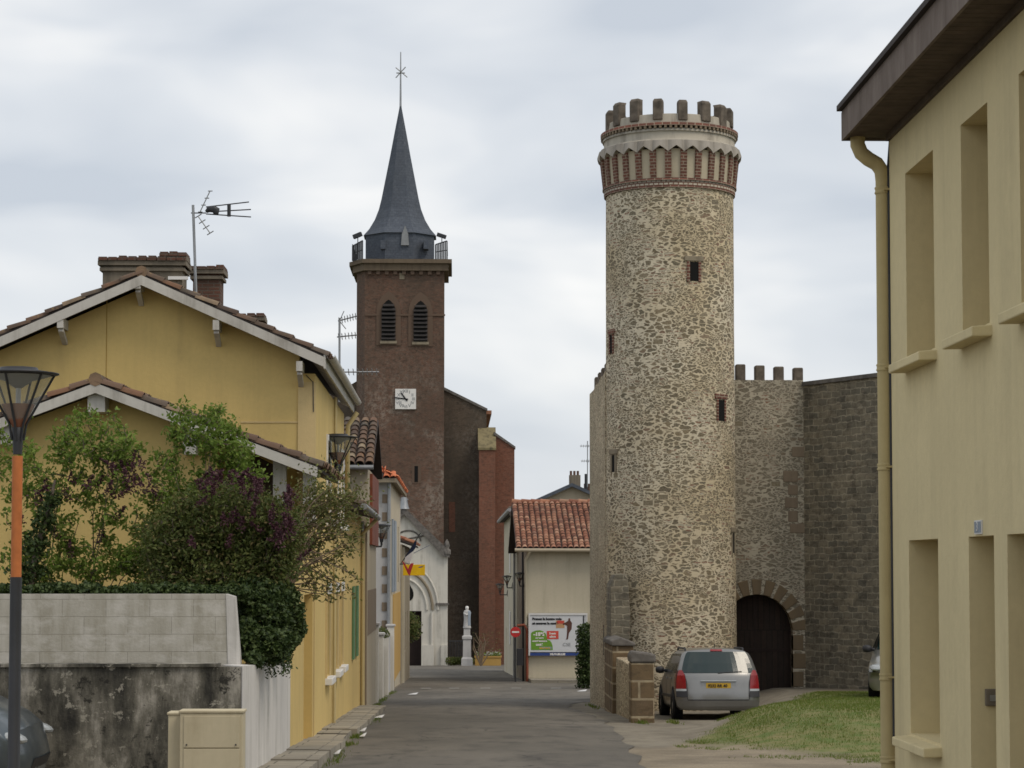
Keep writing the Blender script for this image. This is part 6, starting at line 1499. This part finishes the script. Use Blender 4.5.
wd_ = MB(); wd_.tube([(-8,25.9,1.2),(-6,25.95,1.25),(-4,25.9,1.2),(-2.8,25.9,1.2)], .02, 5); wd_.build('stems', M['bark'], iv2)
iv3 = thing('ivy_clump', 'dark ivy clump climbing old stems beside the lamp post, behind the block wall', 'ivy', (W(45,590,27.6).x,27.6,.9))
lf = MB()
for px, py, rx, rz_, n in ((45,520,13,16,700),(36,545,16,18,900),(28,572,22,14,900),(52,500,10,10,400)): q_ = F/27.6; blob_leaves(lf, W(px,py,27.6), (rx/q_,.2,rz_/q_), n//2, .06, seed=px, lo=.3)
lf.build('foliage', M['leaf_ivy'], iv3)
mb = MB(); a = W(28,600,27.6); mb.tube([a, W(38,545,27.6), W(50,505,27.6), W(55,480,27.6)], [.05,.04,.03,.015], 6); mb.build('stem', M['bark'], iv3)
# clipped dark column bush beside the billboard
cb = W(584,655,78); cbg = gz(cb.x,78)
c1 = thing('clipped_bush', 'tall narrow dark clipped bush between the billboard and the castle wall', 'bush', (cb.x+.12,78,cbg))
lf = MB(); zt_b = W(584,625,78).z; 
for k in range(7):
    z = cbg+.2+(zt_b-cbg-.45)*k/6; blob_leaves(lf, (cb.x+.14,78,z), (.42,.42,.34), 900, .09, seed=k, lo=.6)
lf.build('foliage', M['leaf_ivy'], c1); mb = MB(); mb.tube([(cb.x+.14,78,cbg-.1),(cb.x+.14,78,zt_b-.4)], [.05,.02], 6); mb.build('trunk', M['bark'], c1)
# small tree in front of the porch
tb = W(405,640,140); tg = gz(tb.x,140)
tr_ = thing('porch_shrub', 'small green leafy shrub overlapping the dark door of the white porch', 'bush', (tb.x-.3,140,tg))
lf = MB(); p0 = W(404,622,140); blob_leaves(lf, p0, (1.1,1,.75), 1800, .16, seed=3, lo=.3); blob_leaves(lf, W(409,633,140), (.8,.7,.6), 900, .15, seed=5, lo=.2); lf.build('foliage', M['leaf_mid'], tr_)
mb = MB()
for k in range(4): mb.tube([(tb.x-.3,140,tg-.1), p0+Vector((random.uniform(-.5,.5),0,-.3))], [.06,.02], 5)
mb.build('trunk', M['bark'], tr_)
# bare rose by the church and low bushes round the statue
rsx = W(481,655,165); rsh = thing('bare_rose_shrub', 'bare brown rose shrub beside the statue pedestal', 'bush', (rsx.x,165,gz(0,165)))
mb = MB()
for k in range(16): a = Vector((rsx.x,165,gz(0,165))); b = W(random.uniform(472,497),random.uniform(632,650),165); m_ = a.lerp(b,.6)+Vector((random.uniform(-.3,.3),0,.3)); mb.tube([a,m_,b], [.05,.035,.015], 4)
mb.build('branches', M['twig'], rsh); lf = MB(); leaves_box(lf, 150, lambda: W(random.uniform(472,500),random.uniform(632,652),165+random.uniform(-.3,.3)), .1); lf.build('foliage', M['leaf_olive'], rsh)
lb = thing('low_hedge', 'low dark planting between the white porch and the statue pedestal', 'hedge', tuple(W(455,664,166.5)))
lf = MB()
for px in range(450,474,4): blob_leaves(lf, W(px,661,166.5), (.35,.4,.32), 220, .13, seed=px)
lf.build('foliage', M['leaf_mid'], lb)
fn_ = thing('iron_fence', 'low dark iron fence between the white porch and the statue', 'fence', tuple(W(455,664,169)))
mb = MB(); f0, f1 = W(449,640,169), W(463,640,169); fb_ = gz(0,169)
for k in range(10): x = f0.x+(f1.x-f0.x)*k/9; mb.tube([(x,169,fb_),(x,169,f0.z)], .03, 4)
mb.tube([(f0.x,169,f0.z-.1),(f1.x,169,f0.z-.1)], .04, 4); mb.build('bars', M['darkmetal'], fn_)
gp_ = thing('garden_plant', 'green plants growing behind the white garden wall', 'plant', (-2.5,66,gz(-2,66)+1))
lf = MB()
for px, py in ((375,634),(381,631),(385,634),(363,622),(362,632)): blob_leaves(lf, W(px,py,66), (.15,.25,.13), 160, .06, seed=px)
lf.build('foliage', M['leaf_mid'], gp_)
# grass
gm = MB()
def grass_ok(x, y):
    n_ = mnoise.noise(Vector((x*1.3,y*.8,0)))*6+mnoise.noise(Vector((x*4,y*2.5,3)))*2.5
    return 3.1*(x-3.9)+(y-33.9)+n_*1.0 > .6 and 3.4*(x-3.3)-(y-34.5)+n_*.3 > .1 and y < 51 and random.random() < .62+.7*mnoise.noise(Vector((x*1.1,y*.8,4)))
cnt = 0
while cnt < 130000:
    x, y = random.uniform(3.4,10.5), random.uniform(28,50)
    cnt += 1
    if not grass_ok(x,y): continue
    h = random.uniform(.02,.055); z = gz(x,y)-.005; a = random.uniform(0,6.28); w = .006; lean = Vector((random.gauss(0,.35),random.gauss(0,.35),1)).normalized()
    p = Vector((x,y,z)); u = Vector((math.cos(a),math.sin(a),0))*w; gm.face([p-u, p+u, p+lean*h])
o = gm.build('grass', M['grass'], kind='stuff'); tag(o, 'short patchy grass on the mound beside the estate car', 'grass', kind='stuff')
wm = MB()
for cx_w, cy_w, n_w, sp_w in ((-1.66,37.5,260,.35),(-1.66,34.6,200,.3),(-1.62,46,120,1.2),(-2.0,57,260,1.4),(-2.05,63,260,1.6),(-2.05,72,200,1.8),(-3.6,23.85,500,.5),(-4.6,23.8,400,.4),(3.75,44.4,300,.35),(4.4,44.4,200,.4),(3.5,56,120,1.),(-1.6,30,200,1.2),(6.6,52,200,1.4)):
    for _ in range(n_w):
        x, y = cx_w+random.gauss(0,.05), cy_w+random.gauss(0,sp_w)
        if cy_w < 24: x, y = cx_w+random.gauss(0,sp_w), cy_w-abs(random.gauss(0,.12))
        h = random.uniform(.03,.10); p = Vector((x,y,gz(x,y)-.005)); a = random.uniform(0,6.28); u = Vector((math.cos(a),math.sin(a),0))*.009; wm.face([p-u,p+u,p+Vector((random.gauss(0,.3),random.gauss(0,.3),1)).normalized()*h])
o = wm.build('weeds', M['grass'], kind='stuff'); tag(o, 'scattered weeds along the kerbs and wall feet', 'weeds', kind='stuff')
# rubble stones at foot of left wall
st_ = MB()
for k in range(26):
    x = random.uniform(-4.3,-2.9); y = 23.7+random.uniform(-.25,.2); r_ = random.uniform(.03,.09); c = Vector((x,y,gz(x,y)+r_*.3))
    P = []
    for a in range(5):
        for b in range(7):
            t_, p_ = math.pi*a/4, 2*math.pi*b/7; v = Vector((math.sin(t_)*math.cos(p_),math.sin(t_)*math.sin(p_),math.cos(t_)*.6)); P.append(c+v*r_*(1+.3*mnoise.noise(v*2+c)))
    st_.faces(P, [(a*7+b,a*7+(b+1)%7,(a+1)*7+(b+1)%7,(a+1)*7+b) for a in range(4) for b in range(7)])
o = st_.build('rubble', M['stonecap'], kind='stuff'); tag(o, 'broken stones at the foot of the stained wall', 'stones', kind='stuff')
# litter and worn paint
for i, (px, py, lab) in enumerate(((413,695,'scrap of white paper in the road nearest the church'),(379,718.5,'scrap of white paper by the end of the kerb, below the quoined house'),(363,732,'small white scrap of paper beside the gap in the pavement'),(363,737.5,'larger pale scrap of paper lying at the broken kerb'),(337.5,755,'white paper scrap on the road edge at the foot of the picture'),(582,692,'white scrap of paper on the road before the clipped bush'))):
    s = (py-645)/1.56; Y = F/s; p = W(px,py,Y); w = 5.5/s if i in (0,1,5) else 3.5/s; z = gz(p.x,Y)+.05
    mb = MB(); mb.faces([(p.x-w,Y-.12,z),(p.x+w*.6,Y-.2,z+.01),(p.x+w,Y+.15,z+.05),(p.x-w*.3,Y+.25,z+.01),(p.x,Y,z+.035)], [(0,1,4),(1,2,4),(2,3,4),(3,0,4)]); o = mb.build('paper_scrap', M['pvc']); tag(o, lab, 'litter', 'paper scraps on the road')
mb = MB()
for x in (-1.2,-.2,.9,2.,3.4,5.0):
    Y = 78+random.uniform(-.1,.1); mb.face([(x,Y,gz(x,Y)+.055),(x+.35,Y,gz(x,Y)+.055),(x+.35,Y+.3,gz(x,Y+.3)+.055),(x,Y+.3,gz(x,Y+.3)+.055)])
mb.build('road_marking', M['pvc'], kind='structure')
